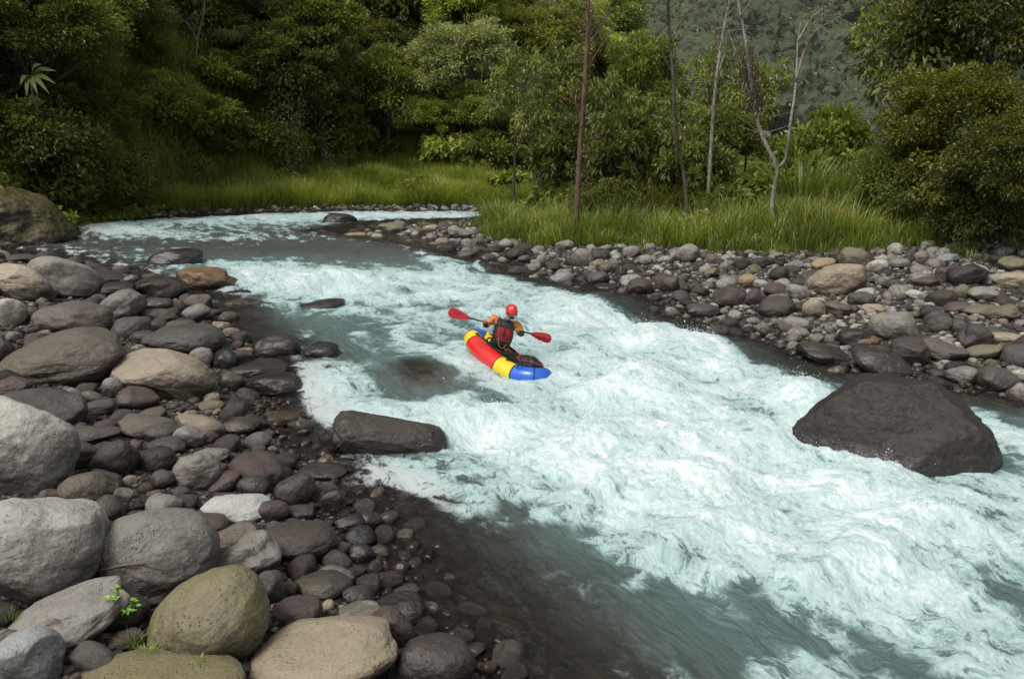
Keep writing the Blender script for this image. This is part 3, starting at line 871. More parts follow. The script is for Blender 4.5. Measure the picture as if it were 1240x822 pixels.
# px, py, w, h, rot, colour, label, ang, moss, wet, streak, name, group
HAND = [
 (26, 346, 78, 52, 24, 'tan', 'tan boulder with swirling pale streaks at the left edge of the bank', .5, .2, 0, .9, B, GL),
 (78, 341, 84, 58, 18, 'grey', 'big smooth grey boulder behind the dark brown one, near the mossy cliff', .45, .1, 0, .2, B, GL),
 (14, 382, 36, 44, 0, 'pale grey', 'pale rounded boulder cut by the left edge, under the streaked tan one', .2, 0, 0, 0, B, GL),
 (88, 388, 90, 48, 5, 'brown', 'broad brown-grey boulder between two paler ones, upper left bank', .35, 0, .1, 0, B, GL),
 (148, 374, 58, 44, -25, 'grey', 'tilted grey boulder with shiny pale top, upper left bank', .5, 0, .25, .3, B, GL),
 (160, 401, 50, 38, -15, 'dark grey', 'dark rounded stone leaning under the tilted shiny grey boulder', .3, 0, .1, 0, B, GL),
 (192, 383, 44, 20, 8, 'brown', 'long low brown stone right of the tilted shiny boulder', .4, 0, .3, 0, S_, GL),
 (192, 396, 24, 22, 0, 'dark brown', 'small dark stone wedged below the long low brown stone', .3, 0, .2, 0, S_, GL),
 (173, 410, 32, 20, 0, 'dark brown', 'small dark brown stone touching the wide dark slab boulder', .4, 0, .2, 0, S_, GL),
 (73, 439, 146, 74, -8, 'brown', 'huge brown boulder with grain-like streaks and ochre lichen edge', .35, .35, 0, 1.0, B, GL),
 (199, 458, 122, 70, 11, 'tan', 'large tan-grey boulder with small dark pits across its smooth top', .35, 0, 0, .15, B, GL),
 (223, 413, 96, 42, 6, 'dark grey', 'wide dark slab boulder behind the pitted tan boulder', .5, 0, .2, .15, B, GL),
 (243, 434, 28, 28, 20, 'grey', 'small grey stone peeking over the pitted tan boulder', .4, 0, 0, 0, S_, GL),
 (196, 350, 62, 34, 5, 'brown', 'wet brown rock with water pouring over it, beside the rusty rock', .4, 0, .9, .2, B, GW),
 (252, 343, 76, 42, 8, 'rusty', 'angular rusty brown rock with green moss standing in shallow water', .85, .55, .4, .2, B, GW),
 (213, 315, 64, 28, -3, 'black', 'smooth black rock with a mossy tip in the upstream water', .4, .3, .7, 0, B, GW),
 (289, 357, 40, 14, 0, 'black', 'low black rock just right of the rusty mossy rock', .5, .1, .8, 0, S_, GW),
 (291, 368, 46, 15, 0, 'brown', 'flat wet brown rock under the low black one', .4, 0, .8, 0, S_, GW),
 (387, 371, 62, 18, -6, 'dark grey', 'lone flat dark rock slanting out of the white rapid', .6, 0, .9, .3, B, GW),
 (318, 384, 34, 9, 0, 'ochre', 'orange-tinted rock barely breaking the shallow water', .3, 0, .8, 0, S_, GW),
 (335, 422, 58, 38, 0, 'dark brown', 'knobbly brown wet boulder at the water edge, mid left', .5, 0, .9, .1, B, GW),
 (391, 427, 46, 28, 10, 'dark brown', 'dark wet rock with water spilling round it, right of the knobbly one', .6, 0, 1, 0, B, GW),
 (313, 446, 70, 24, 0, 'dark grey', 'flat wet grey slab below the knobbly brown boulder', .5, 0, .9, .4, B, GW),
 (334, 468, 64, 34, 6, 'dark brown', 'smooth wet brown rock half in the white water', .3, 0, .9, 0, B, GW),
 (282, 464, 30, 28, 15, 'brown', 'upright brown stone near the flat wet slab', .4, 0, .5, 0, S_, GL),
 (272, 438, 34, 26, -30, 'black', 'black slanted stone right of the wide dark slab', .5, 0, .7, 0, S_, GL),
 (167, 484, 50, 32, 4, 'maroon', 'maroon rounded stone under the left end of pitted tan boulder', .3, 0, .2, 0, S_, GL),
 (135, 471, 30, 28, -40, 'grey', 'grey egg stone between the streaked and the pitted boulders', .4, 0, 0, 0, S_, GL),
 (119, 494, 40, 19, -5, 'dark grey', 'flat dark oval stone left of the maroon one', .2, 0, 0, 0, S_, GL),
 (86, 484, 32, 28, 30, 'grey', 'grey stone behind the chipped angular boulder', .5, 0, 0, 0, S_, GL),
 (51, 499, 98, 60, 15, 'dark grey', 'chipped angular grey-brown boulder behind the smooth pale giant', .75, .05, 0, .1, B, GL),
 (12, 469, 50, 26, -5, 'maroon', 'reddish brown boulder cut by the left edge below streaked boulder', .4, 0, 0, 0, B, GL),
 (18, 552, 134, 134, 20, 'pale grey', 'giant smooth pale grey boulder rising at the left edge', .3, .05, 0, .05, B, GL),
 (50, 672, 156, 142, 8, 'pale grey', 'giant pale boulder with a rough lip, cut by left edge', .55, .12, 0, .25, B, GL),
 (192, 673, 138, 112, 10, 'grey', 'big round grey-brown boulder with a twig lying against it', .25, .12, 0, .1, B, GL),
 (253, 754, 152, 118, -25, 'lichen', 'big egg-shaped olive boulder with a yellow lichen patch', .15, .5, 0, 0, B, GL),
 (392, 796, 178, 96, -6, 'tan', 'long tan boulder with yellow lichen at the bottom edge', .2, .7, 0, .2, B, GL),
 (79, 752, 148, 84, -18, 'grey', 'greenish grey boulder with a knobbly pale end, bottom left', .7, .15, 0, .35, B, GL),
 (30, 798, 88, 78, 10, 'blue grey', 'smooth blue-grey boulder in the bottom left corner', .25, 0, 0, 0, B, GL),
 (185, 832, 210, 62, 2, 'lichen', 'mossy yellow-green boulder along the bottom edge', .4, 1.0, 0, .4, B, GL),
 (287, 615, 84, 42, 6, 'whitish', 'whitish flat stone with dark veins among dark stones', .6, 0, 0, .6, B, GL),
 (238, 573, 60, 52, -50, 'grey', 'tilted veined grey stone standing on end', .5, 0, 0, .8, B, GL),
 (100, 596, 56, 50, 10, 'brown', 'smooth brown boulder touching the smooth pale giant', .3, 0, 0, 0, B, GL),
 (127, 619, 44, 38, 0, 'dark brown', 'dark round stone behind the round boulder with the twig', .2, 0, .1, 0, S_, GL),
 (138, 560, 56, 48, -35, 'dark brown', 'tall dark brown stone in the middle of the left pile', .4, 0, .1, 0, B, GL),
 (92, 552, 60, 38, 10, 'dark grey', 'dark grey stone right of the smooth pale giant', .5, 0, 0, .3, B, GL),
 (127, 583, 42, 32, 40, 'dark grey', 'sharp-edged dark stone leaning down to the right', .9, 0, 0, .2, S_, GL),
 (187, 559, 52, 36, -15, 'black', 'black smooth stone left of the tilted veined stone', .2, 0, .2, 0, S_, GL),
 (198, 581, 30, 26, 0, 'dark grey', 'small round dark stone under the black smooth one', .2, 0, 0, 0, S_, GL),
 (199, 612, 44, 30, 5, 'grey', 'speckled grey stone behind the round boulder with the twig', .3, 0, 0, 0, S_, GL),
 (271, 584, 48, 28, -25, 'maroon', 'dark maroon stone right of the tilted veined stone', .3, 0, .2, 0, S_, GL),
 (309, 588, 46, 32, 10, 'dark brown', 'wet brown stone above the whitish flat one', .4, 0, .5, 0, S_, GL),
 (357, 595, 52, 42, -30, 'dark brown', 'dark angular boulder just above the dark oval pair', .5, 0, .35, 0, B, GL),
 (364, 620, 38, 20, 0, 'dark brown', 'low dark stone right of the whitish flat stone', .3, 0, .3, 0, S_, GL),
 (332, 619, 38, 30, 0, 'maroon', 'plum-brown stone touching the whitish flat stone', .3, 0, .2, 0, S_, GL),
 (402, 608, 34, 36, 0, 'black', 'glossy black round stone at the water edge', .15, 0, .8, 0, S_, GL),
 (360, 655, 98, 52, 4, 'dark brown', 'wide dark boulder with an orange-brown right end', .3, .1, .15, 0, B, GL),
 (281, 652, 62, 34, -16, 'brown', 'brown wedge stone below the whitish flat one', .6, 0, 0, .6, S_, GL),
 (300, 679, 82, 60, -22, 'grey', 'angular grey boulder with a split dark left side', .9, 0, 0, .3, B, GL),
 (325, 713, 38, 46, 0, 'dark grey', 'dark stone under the angular split grey boulder', .4, 0, .1, 0, S_, GL),
 (251, 634, 50, 28, 12, 'maroon', 'dark purple stone above the brown wedge stone', .3, 0, .1, 0, S_, GL),
 (361, 743, 60, 40, 5, 'maroon', 'maroon oval stone above the long tan boulder', .2, 0, .1, 0, S_, GL),
 (392, 709, 70, 38, 4, 'dark grey', 'flat wet dark stone with green algae', .3, .45, .6, 0, B, GL),
 (424, 632, 38, 23, 0, 'black', 'black wet stone lying behind a cluster at the shore', .2, 0, .8, 0, S_, GL),
 (448, 632, 30, 26, 20, 'dark brown', 'wet brown stone nearest the river in the shore cluster', .3, 0, .8, 0, S_, GL),
 (436, 652, 40, 32, 0, 'black', 'black glossy stone in the middle of the shore cluster', .3, 0, .8, 0, S_, GL),
 (438, 671, 32, 26, 20, 'dark brown', 'lowest dark stone of the shore cluster', .3, 0, .8, 0, S_, GL),
 (470, 767, 60, 58, 40, 'maroon', 'dark maroon boulder right of the long tan boulder', .3, 0, .2, 0, B, GL),
 (526, 806, 92, 80, 20, 'dark brown', 'dark brown boulder at the water edge, bottom centre', .35, 0, .5, 0, B, GL),
 (486, 738, 62, 42, 10, 'dark brown', 'wet brown rock with water running over it at the shore', .5, 0, 1, .3, B, GL),
 (436, 743, 60, 26, -8, 'pale grey', 'pale grey flat stone behind the dark maroon boulder', .4, 0, 0, .2, S_, GL),
 (434, 722, 40, 26, 15, 'dark grey', 'dark stone above the pale grey flat stone', .3, 0, .3, 0, S_, GL),
 (473, 531, 140, 56, 11, 'dark brown', 'long log-shaped brown boulder lying alone in the rapid', .45, .05, .25, .2, B, GW),
 (391, 571, 60, 24, 2, 'brown', 'flat tan-brown rock with water folding over it', .3, .1, .9, .3, B, GW),
 (176, 518, 70, 36, 8, 'brown', 'smooth light brown slab in the middle of the left pile', .4, 0, 0, .1, B, GL),
 (196, 526, 42, 30, -20, 'dark grey', 'dark stone resting on the light brown slab', .4, 0, 0, 0, S_, GL),
 (228, 531, 38, 32, 0, 'grey', 'pale speckled stone above the tilted veined stone', .5, 0, 0, .2, S_, GL),
 (112, 526, 62, 26, 6, 'dark grey', 'layered grey stone behind the tall dark brown one', .6, 0, 0, .7, S_, GL),
 (254, 553, 46, 22, -8, 'grey', 'flat grey stone right of the pale speckled stone', .5, 0, .1, .2, S_, GL),
 (290, 516, 48, 24, 0, 'brown', 'wet brown flat rock in the side trickle', .4, 0, .8, .2, S_, GL),
 (254, 492, 36, 16, 0, 'olive', 'small green-tinted stone right of the pitted tan boulder', .3, .5, .1, 0, S_, GL),
 (340, 504, 46, 14, 0, 'ochre', 'submerged golden rock with water sliding over it', .2, 0, .9, 0, S_, GW),
 (200, 541, 46, 24, 0, 'dark grey', 'dark flat stone under the stone resting on the slab', .3, 0, .1, 0, S_, GL),
 (185, 501, 32, 15, 0, 'brown', 'little brown stone under the maroon rounded one', .3, 0, .1, 0, S_, GL),
 (24, 314, 44, 14, 0, 'maroon', 'low reddish stone farthest up the left bank', .4, 0, .1, 0, S_, GL),
 (28, 327, 42, 16, 0, 'dark grey', 'dark stone just behind the streaked tan boulder', .4, 0, .1, 0, S_, GL),
 (124, 337, 58, 20, 8, 'dark brown', 'dark boulder behind the tilted shiny grey one', .4, 0, .3, 0, S_, GL),
 (139, 351, 48, 20, 0, 'black', 'black low stone above the tilted shiny grey boulder', .3, 0, .4, 0, S_, GL),
 (162, 342, 28, 24, 0, 'black', 'black wet stone beside the poured-over brown rock', .4, 0, .8, 0, S_, GW),
 (192, 369, 34, 18, 0, 'dark grey', 'dark stone under the poured-over brown rock', .3, 0, .6, 0, S_, GL),
 (38, 384, 26, 24, 0, 'dark grey', 'small dark stone between the left edge and the broad brown boulder', .3, 0, .1, 0, S_, GL),
 (3, 428, 28, 38, 0, 'dark grey', 'dark stone cut by the left edge above the reddish boulder', .3, 0, 0, 0, S_, GL),
 (170, 322, 24, 12, 0, 'dark brown', 'small wet rock left of the smooth black rock', .4, 0, .8, 0, S_, GW),
 (356, 280, 26, 7, 0, 'black', 'low dark rock far upstream, left of the black boulder', .4, 0, .8, 0, S_, GW),
 (372, 278, 18, 6, 0, 'dark grey', 'tiny grey rock far upstream beside a low dark one', .4, 0, .7, 0, S_, GW),
 # right side
 (1088, 536, 240, 176, 2, 'black', 'massive dark brown rock standing in the rapid at right', .62, .12, .55, .25, B, GW),
 (1011, 341, 72, 44, -14, 'tan', 'light tan tilted boulder, largest on the cobble bar', .5, .15, 0, .4, B, GR),
 (1082, 397, 58, 44, 8, 'grey', 'round grey boulder in front of the light tan tilted one', .3, .15, 0, .2, B, GR),
 (1035, 316, 42, 34, 20, 'olive', 'olive-grey boulder behind the light tan tilted one', .4, .35, 0, 0, B, GR),
 (1171, 336, 46, 34, -10, 'black', 'dark pyramid-like boulder near the right edge of the bar', .7, 0, 0, .1, B, GR),
 (832, 309, 32, 26, -35, 'grey', 'grey tilted boulder near the grass at the bar centre', .3, 0, 0, 0, B, GR),
 (885, 362, 46, 32, -5, 'dark brown', 'dark brown boulder left of a maroon one near the rapid', .4, 0, .1, 0, B, GR),
 (941, 374, 46, 32, -10, 'dark brown', 'dark boulder right of the maroon one near the rapid', .4, 0, .1, .2, B, GR),
 (914, 363, 30, 28, -20, 'maroon', 'maroon stone wedged between two dark boulders on the bar', .5, 0, 0, 0, B, GR),
 (851, 377, 42, 20, -3, 'dark grey', 'dark flat oval stone at the edge of the rapid', .2, 0, .4, 0, B, GR),
 (985, 377, 28, 30, -20, 'tan', 'tan upright stone on the bar, below the largest one', .3, 0, 0, .3, B, GR),
 (1014, 376, 36, 22, 5, 'brown', 'brown stone right of the tan upright one', .4, 0, 0, 0, B, GR),
 (1036, 411, 42, 28, 0, 'black', 'black stone left of the round grey boulder', .4, 0, .4, 0, B, GR),
 (1101, 428, 48, 42, 10, 'dark brown', 'dark brown boulder just below the round grey one', .4, 0, .3, 0, B, GR),
 (1140, 426, 58, 30, 10, 'brown', 'broad brown stone right of the dark boulder above the massive rock', .5, 0, .2, .2, B, GR),
 (1164, 455, 38, 24, 0, 'grey', 'grey stone behind the massive rock', .5, 0, .2, 0, B, GR),
 (1210, 461, 52, 34, 5, 'dark grey', 'dark grey boulder by the water at the right edge', .4, 0, .3, 0, B, GR),
 (998, 430, 70, 28, 12, 'dark grey', 'flat dark wet rock at the shore, upstream of the massive rock', .7, 0, .8, .2, B, GR),
 (1066, 440, 72, 36, 18, 'dark grey', 'rounded wet rock touching the back of the massive rock', .4, 0, .8, .2, B, GR),
 (1047, 415, 34, 20, 0, 'rusty', 'orange-brown stone under the round grey boulder', .3, 0, .3, 0, S_, GR),
 (1188, 427, 46, 20, -16, 'olive', 'long olive-brown stone tilted up to the right', .3, .1, 0, 0, S_, GR),
 (1212, 380, 42, 22, -12, 'olive', 'olive oval stone by the right edge', .2, .2, 0, .2, S_, GR),
 (1218, 411, 40, 18, 0, 'tan', 'flat tan stone by the right edge below the olive oval', .3, 0, 0, .1, S_, GR),
 (1180, 409, 42, 34, -20, 'dark brown', 'split dark brown boulder above the long olive-brown stone', .7, 0, 0, 0, S_, GR),
 (1138, 394, 30, 25, 0, 'dark grey', 'blocky dark stone with a pale vein', .6, 0, 0, .5, S_, GR),
 (1159, 397, 24, 20, 0, 'dark grey', 'small dark stone left of the split dark brown boulder', .5, 0, 0, .3, S_, GR),
 (1159, 373, 32, 16, -10, 'maroon', 'reddish flat stone in the middle right of the bar', .2, 0, 0, 0, S_, GR),
 (1191, 358, 36, 22, 0, 'grey', 'grey stone above the greenish long one', .3, 0, 0, 0, S_, GR),
 (1188, 376, 40, 15, -10, 'olive', 'greenish long stone left of the olive oval', .2, .3, 0, 0, S_, GR),
 (1109, 357, 26, 13, 5, 'whitish', 'bright whitish stone, palest on the bar', .4, 0, 0, 0, S_, GR),
 (1225, 341, 42, 24, -8, 'tan', 'cream-coloured boulder cut by the right edge', .4, 0, 0, .2, B, GR),
 (997, 321, 30, 19, -15, 'ochre', 'ochre stone behind the largest tan boulder', .3, 0, 0, 0, S_, GR),
 (966, 355, 32, 22, 10, 'grey', 'grey stone left of the largest tan boulder', .4, 0, 0, 0, S_, GR),
 (905, 341, 28, 18, 0, 'ochre', 'yellowish stone between bluish and dark ones', .4, 0, 0, 0, S_, GR),
 (922, 345, 20, 13, 0, 'blue grey', 'pale bluish stone next to a yellowish one', .3, 0, 0, 0, S_, GR),
 (1043, 362, 32, 19, 0, 'dark grey', 'grey stone just below the right end of the largest tan boulder', .4, 0, 0, 0, S_, GR),
 (1057, 375, 28, 15, 0, 'tan', 'small tan stone above the round grey boulder', .4, 0, 0, 0, S_, GR),
 (1062, 324, 28, 20, -20, 'pale grey', 'pale grey stone right of the olive-grey boulder', .3, 0, 0, 0, S_, GR),
 (1089, 321, 26, 17, 0, 'grey', 'grey stone two right of the olive-grey boulder', .3, 0, 0, 0, S_, GR),
 (1164, 355, 22, 20, -30, 'olive', 'small olive stone below the dark pyramid-like boulder', .3, 0, 0, 0, S_, GR),
 (1121, 342, 32, 14, 0, 'maroon', 'brownish long stone left of the pyramid-like boulder', .3, 0, 0, 0, S_, GR),
 (1227, 321, 34, 20, 0, 'olive', 'olive stone above the cream boulder at the right edge', .3, 0, 0, 0, S_, GR),
 (1208, 316, 26, 16, 0, 'black', 'black stone under the dark bushes at right', .3, 0, 0, 0, S_, GR),
 (705, 315, 30, 29, 10, 'grey', 'round grey boulder standing out left of the bar centre', .3, 0, 0, 0, B, GR),
 (539, 305, 30, 22, 0, 'black', 'black round boulder at the upstream end of the bar', .3, 0, .2, 0, B, GR),
 (625, 309, 28, 20, -10, 'black', 'black stone near the upstream end of the bar', .5, 0, .1, 0, B, GR),
 (635, 315, 18, 13, 0, 'dark grey', 'dark stone tucked beside the black one on the bar', .3, 0, 0, 0, S_, GR),
 (613, 297, 20, 17, 0, 'grey', 'grey stone upstream, near the grass end of the bar', .3, 0, 0, 0, S_, GR),
 (764, 306, 22, 18, -25, 'grey', 'grey tilted stone right of the round grey boulder', .3, 0, 0, 0, S_, GR),
 (775, 349, 34, 26, 0, 'dark brown', 'dark brown boulder at the shore above the pour-over', .4, 0, .2, 0, B, GR),
 (557, 283, 32, 15, 10, 'grey', 'long grey stone near the side channel', .4, 0, 0, 0, S_, GR),
 (684, 297, 24, 13, 0, 'grey', 'grey stone close to the grass, left of centre', .3, 0, 0, 0, S_, GR),
 (664, 288, 18, 13, 0, 'dark grey', 'stone touching the grass edge upstream', .3, 0, 0, 0, S_, GR),
 (734, 326, 20, 15, 0, 'brown', 'brown stone right below the round grey boulder', .3, 0, 0, 0, S_, GR),
 (781, 316, 18, 14, 0, 'grey', 'small grey stone under the grey tilted one', .3, 0, 0, 0, S_, GR),
 (647, 341, 28, 10, 0, 'black', 'thin black rock at the water edge of the bar', .3, 0, .6, 0, S_, GR),
 (812, 346, 24, 24, 0, 'dark brown', 'dark brown stone right of the shore boulder', .4, 0, 0, 0, S_, GR),
 (723, 338, 30, 20, -10, 'dark grey', 'dark grey stone below the round grey boulder by water', .4, 0, .2, 0, S_, GR),
 (591, 313, 24, 13, 0, 'dark grey', 'dark low stone by the upstream water', .4, 0, .3, 0, S_, GR),
 (565, 310, 24, 14, 0, 'dark grey', 'dark stone right of the black round boulder', .4, 0, .3, 0, S_, GR),
 (473, 277, 36, 15, 0, 'olive', 'olive flat boulder beside the side channel', .3, .2, 0, 0, B, GR),
 (412, 271, 44, 26, 3, 'black', 'black boulder at the far tip of the bar', .6, 0, .4, 0, B, GR),
 (429, 288, 32, 14, 0, 'ochre', 'ochre flat stone in front of the black tip boulder', .3, 0, 0, 0, S_, GR),
 (521, 277, 20, 10, 0, 'tan', 'tan stone behind the long grey stone by the channel', .3, 0, 0, 0, S_, GR),
 (734, 348, 34, 11, 0, 'black', 'flat wet black rock above the pour-over', .3, 0, .7, 0, S_, GR),
]
for r_ in HAND:
    (px, py, w, h, rot, col, lab, ang, moss, wet, streak, nm, grp) = r_
    kw = {}
    if w > 200 and px > 1000: kw = dict(lift=0.25, depthf=0.6, nse=2.2, seed=77)
    elif px == 473 and py == 531: kw = dict(lift=0.5, depthf=0.5, seed=88)
    elif grp == GW: kw = dict(lift=0.55 if py > 335 else .8, depthf=0.8)
    add_rock(px, py, w, h, rot, col, lab, ang, moss, wet, streak, 'boulder' if nm == B else 'river_stone', group=grp, cat='boulder' if nm == B else 'stone', **kw)

# hidden shallow rocks the river pours over
o = add_rock(503, 462, 84, 26, 0, 'ochre', 'golden brown rock seen through the water left of the raft', .2, .0, .6, .2, 'boulder', lift=-0.35, group=GW, cat='boulder', depthf=.9)
o.location.z = -0.18; o.scale = (1.35, 1.35, 1.2); o.color = (1.1, .85, .46, 1); o['wet'] = 0.0; o.data.materials.clear(); o.data.materials.append(mat_simple('golden rock', (.85, .58, .24), .6, noise_s=5, amt=.4, bump=.5))
o = add_rock(745, 373, 90, 22, 8, 'dark grey', 'sunken dark rock under the smooth pour-over near the bar', .3, .0, 1, .2, 'boulder', lift=-0.35, group=GW, cat='boulder')
o.location.z = -0.05


# ------------------------------------------------------------------ fill stones (individuals) and cobbles (stuff)
RK = np.array([(r[0], r[1], r[2] / 2, r[3] / 2, r[4]) for r in ROCKS])
RP = np.array([(r[6][0], r[6][1], r[7]) for r in ROCKS])
UNIT = {}
for sub in (2, 3, 4, 5):
    UNIT[sub] = [rock_shape(ICO[sub][0], 500 + k, 0.2 + 0.07 * (k % 8)) for k in range(10)]
SHARED = [mesh_np('stone_shape', UNIT[5][k], ICO[5][1], M_ROCK) for k in range(10)]


def blocked(X, Y, D, rpx, f=0.8):
    """would this stone hide a named boulder standing behind it?"""
    e = ((X - RK[:, 0]) / (RK[:, 2] * f + rpx)) ** 2 + ((Y - RK[:, 1]) / (RK[:, 3] * f + rpx * .7)) ** 2
    return bool(np.any((e < 1) & (D < RK[:, 4] + 0.15)))


def inside(x, y, r):
    d = np.hypot(RP[:, 0] - x, RP[:, 1] - y)
    return bool(np.any(d < RP[:, 2] * 0.55))


cand = []
R2 = random.Random(5)
# left bank
taken = []
tries = 0
while tries < 26000:
    tries += 1
    Yr = 3.6 + 26 * R2.random() ** 1.6
    Xr = Yr * (-0.72 + 0.78 * R2.random())
    r = R2.choice((0.07, 0.09, 0.12, 0.16, 0.22)) * R2.uniform(0.8, 1.25) * (1 + Yr * 0.018)
    if tries < 2500: r = R2.uniform(.16, .34) * (1 + Yr * .012)
    cand.append((Xr, Yr, r, 'L'))
tries = 0
while tries < 30000:
    tries += 1
    Yr = 12 + 36 * R2.random() ** 1.2
    Xr = -11 + 44 * R2.random()
    r = R2.choice((0.10, 0.12, 0.15, 0.18, 0.26)) * R2.uniform(0.8, 1.3)
    if tries < 2500: r = R2.uniform(.2, .42)
    cand.append((Xr, Yr, r, 'R'))
for t in range(9000):
    Yr = 38 + 18 * R2.random(); Xr = -32 + 40 * R2.random()
    cand.append((Xr, Yr, R2.uniform(0.14, 0.32), 'F'))
cx = np.array([c[0] for c in cand]); cy = np.array([c[1] for c in cand])
gz, gl, gr, gf, gm = ground(cx, cy, True)
crr = np.array([c[2] for c in cand]); okmask = ((gl > np.where(cy < 13, np.where((crr < .17) & (np.arange(len(crr)) % 2 == 0), -1.5, .12), -0.45)) & (np.array([c[3] == 'L' for c in cand]))) | ((gr > -0.35) & (sdist(cx, cy, POLY_G) < 0.3) & np.array([c[3] == 'R' for c in cand])) | ((gf > -0.1) & (gf < 4.6) & (gl < 0) & (gr < 0) & np.array([c[3] == 'F' for c in cand]))
cell = {}
fills = []
for i, c in enumerate(cand):
    if not okmask[i]: continue
    x, y, r, side = c
    if side == 'L' and gr[i] > 0: continue
    k0 = (int(x // 0.6), int(y // 0.6))
    bad = False
    for a in (-1, 0, 1):
        for b in (-1, 0, 1):
            for (x2, y2, r2) in cell.get((k0[0] + a, k0[1] + b), ()):
                if (x - x2) ** 2 + (y - y2) ** 2 < ((r + r2) * 0.80) ** 2:
                    bad = True; break
            if bad: break
        if bad: break
    if bad or inside(x, y, r): continue
    X, Y, D = project(np.array([x, y, gz[i] + r * 0.3]))
    if blocked(float(X), float(Y), float(D), r / D * F * 0.8): continue
    cell.setdefault(k0, []).append((x, y, r))
    fills.append((x, y, float(gz[i]), r, side, float(X), float(Y), float(D)))
vis = [f for f in fills if -20 < f[5] < 1260 and -20 < f[6] < 850]
vis.sort(key=lambda f: -f[3] / f[7])
NIND = max(0, 292 - len(ROCKS))
indiv = set(id(f) for f in vis[:NIND])
COLSL = ['dark grey'] * 4 + ['dark brown'] * 4 + ['brown'] * 4 + ['maroon'] * 3 + ['grey'] * 3 + ['black', 'black', 'tan']
COLSR = ['dark grey'] * 6 + ['grey'] * 9 + ['brown'] * 4 + ['dark brown'] * 4 + ['maroon'] + ['tan'] + ['pale grey'] * 2 + ['olive', 'blue grey', 'whitish', 'pale grey', 'pale grey', 'blue grey', 'blue grey', 'black', 'black']
AUTO = []
stuffV = []; stuffF = []; stuffT = []; nst = 0
for f in fills:
    x, y, z, r, side, X, Y, D = f
    cn = R2.choice(COLSL if side == 'L' else COLSR)
    cc = np.array(PAL[cn]) * R2.uniform(0.8, 1.2)
    e = (r, r * R2.uniform(0.65, 0.95), r * R2.uniform(0.45, 0.75))
    rot = Matrix.Rotation(R2.uniform(0, 2 * PI), 3, 'Z') @ Matrix.Rotation(R2.uniform(-.45, .45), 3, 'X') @ Matrix.Rotation(R2.uniform(-.35, .35), 3, 'Y')
    k = R2.randrange(10)
    zc = max(z, -0.06) + e[2] * 0.45
    if z < -0.02: zc = z + e[2] * 0.5
    if id(f) in indiv:
        o = link('river_stone', SHARED[k], loc=(x, y, zc))
        o.rotation_euler = rot.to_euler(); o.scale = e
        o.color = (*cc, 1)
        o['moss'] = 0.0; o['wet'] = 0.5 if z < 0.05 else R2.choice((0.0, 0.15, 0.5)) if side == 'L' else 0.0; o['streak'] = R2.choice((0., 0., .3, .6))
        o['category'] = 'stone'; o['group'] = GL if side == 'L' else GR
        AUTO.append((o, X, Y, cn, r, side))
    else:
        sub = 4 if r / D * F > 9 else 3 if r / D * F > 3.5 else 2
        V = (UNIT[sub][k] * np.array(e)) @ np.array(rot).T + np.array([x, y, zc])
        stuffV.append(V); stuffF.append(ICO[sub][1] + nst); stuffT.append(np.tile(cc, (len(V), 1))); nst += len(V)
# pebbles that fill the last gaps
R3 = np.random.default_rng(8)


def pebbles(n, xs, ys, zs, rmin, rmax, cols):
    global nst
    B0, F0 = ICO[2]
    for i in range(n):
        r = R3.uniform(rmin, rmax)
        cc = np.array(PAL[cols[R3.integers(len(cols))]]) * R3.uniform(0.7, 1.2)
        V = UNIT[2][R3.integers(10)] * np.array([r, r * .8, r * .55])
        a = R3.uniform(0, 6.28); ca, sa = math.cos(a), math.sin(a)
        V = np.stack([V[:, 0] * ca - V[:, 1] * sa, V[:, 0] * sa + V[:, 1] * ca, V[:, 2]], -1) + np.array([xs[i], ys[i], zs[i] + r * .2])
        stuffV.append(V); stuffF.append(F0 + nst); stuffT.append(np.tile(cc, (len(V), 1))); nst += len(V)


def scat(n, yr, tr, cond, rmin, rmax, cols, seed):
    g = np.random.default_rng(seed)
    ys = yr[0] + (yr[1] - yr[0]) * g.random(n * 6) ** 1.3
    xs = ys * g.uniform(tr[0], tr[1], n * 6)
    z, dl, dr, df, dm = ground(xs, ys, True)
    m = cond(dl, dr, df)
    xs, ys, z = xs[m][:n], ys[m][:n], z[m][:n]
    pebbles(len(xs), xs, ys, z, rmin, rmax, cols)


scat(5000, (3.6, 14), (-.72, .1), lambda a, b, c: (a > -0.6), 0.018, 0.05, COLSL, 1)
scat(3000, (12, 28), (-.72, -.2), lambda a, b, c: (a > -0.4), 0.03, 0.08, COLSL, 2)
scat(7000, (12, 45), (-.3, .72), lambda a, b, c: (b > -0.2) & (b < 14), 0.05, 0.12, COLSR, 3)
tint = np.concatenate(stuffT)
me = mesh_np('cobbles', np.concatenate(stuffV), np.concatenate(stuffF), M_COB, True, {'tint': tint})
o = link('cobbles', me); tag(o, 'small grey and brown cobbles and pebbles between the boulders', 'cobbles', kind='stuff')
print('fills', len(fills), 'indiv', len(AUTO), 'rocks', len(ROCKS))

# automatic labels: colour + relation to the nearest named boulder
ANCH = [(r[0], r[1], r[5]) for r in ROCKS if r[2] > 26]
SHORT = {}


def rel(dx, dy):
    if abs(dx) > abs(dy) * 1.6: return 'just right of' if dx > 0 else 'just left of'
    if abs(dy) > abs(dx) * 1.6: return 'just below' if dy > 0 else 'just above'
    return ('lower' if dy > 0 else 'upper') + (' right of' if dx > 0 else ' left of')


USED = set()


def short(lab, n=8):
    w = lab.replace(',', '').split()
    bad = {'with', 'a', 'the', 'in', 'at', 'of', 'and', 'near', 'under', 'behind', 'its', 'to', 'on', 'by', 'an', 'left', 'right', 'cut', 'below', 'above', 'one', 'beside', 'just', 'between'}
    w = w[:n]
    while w and w[-1] in bad: w.pop()
    return ' '.join(w)


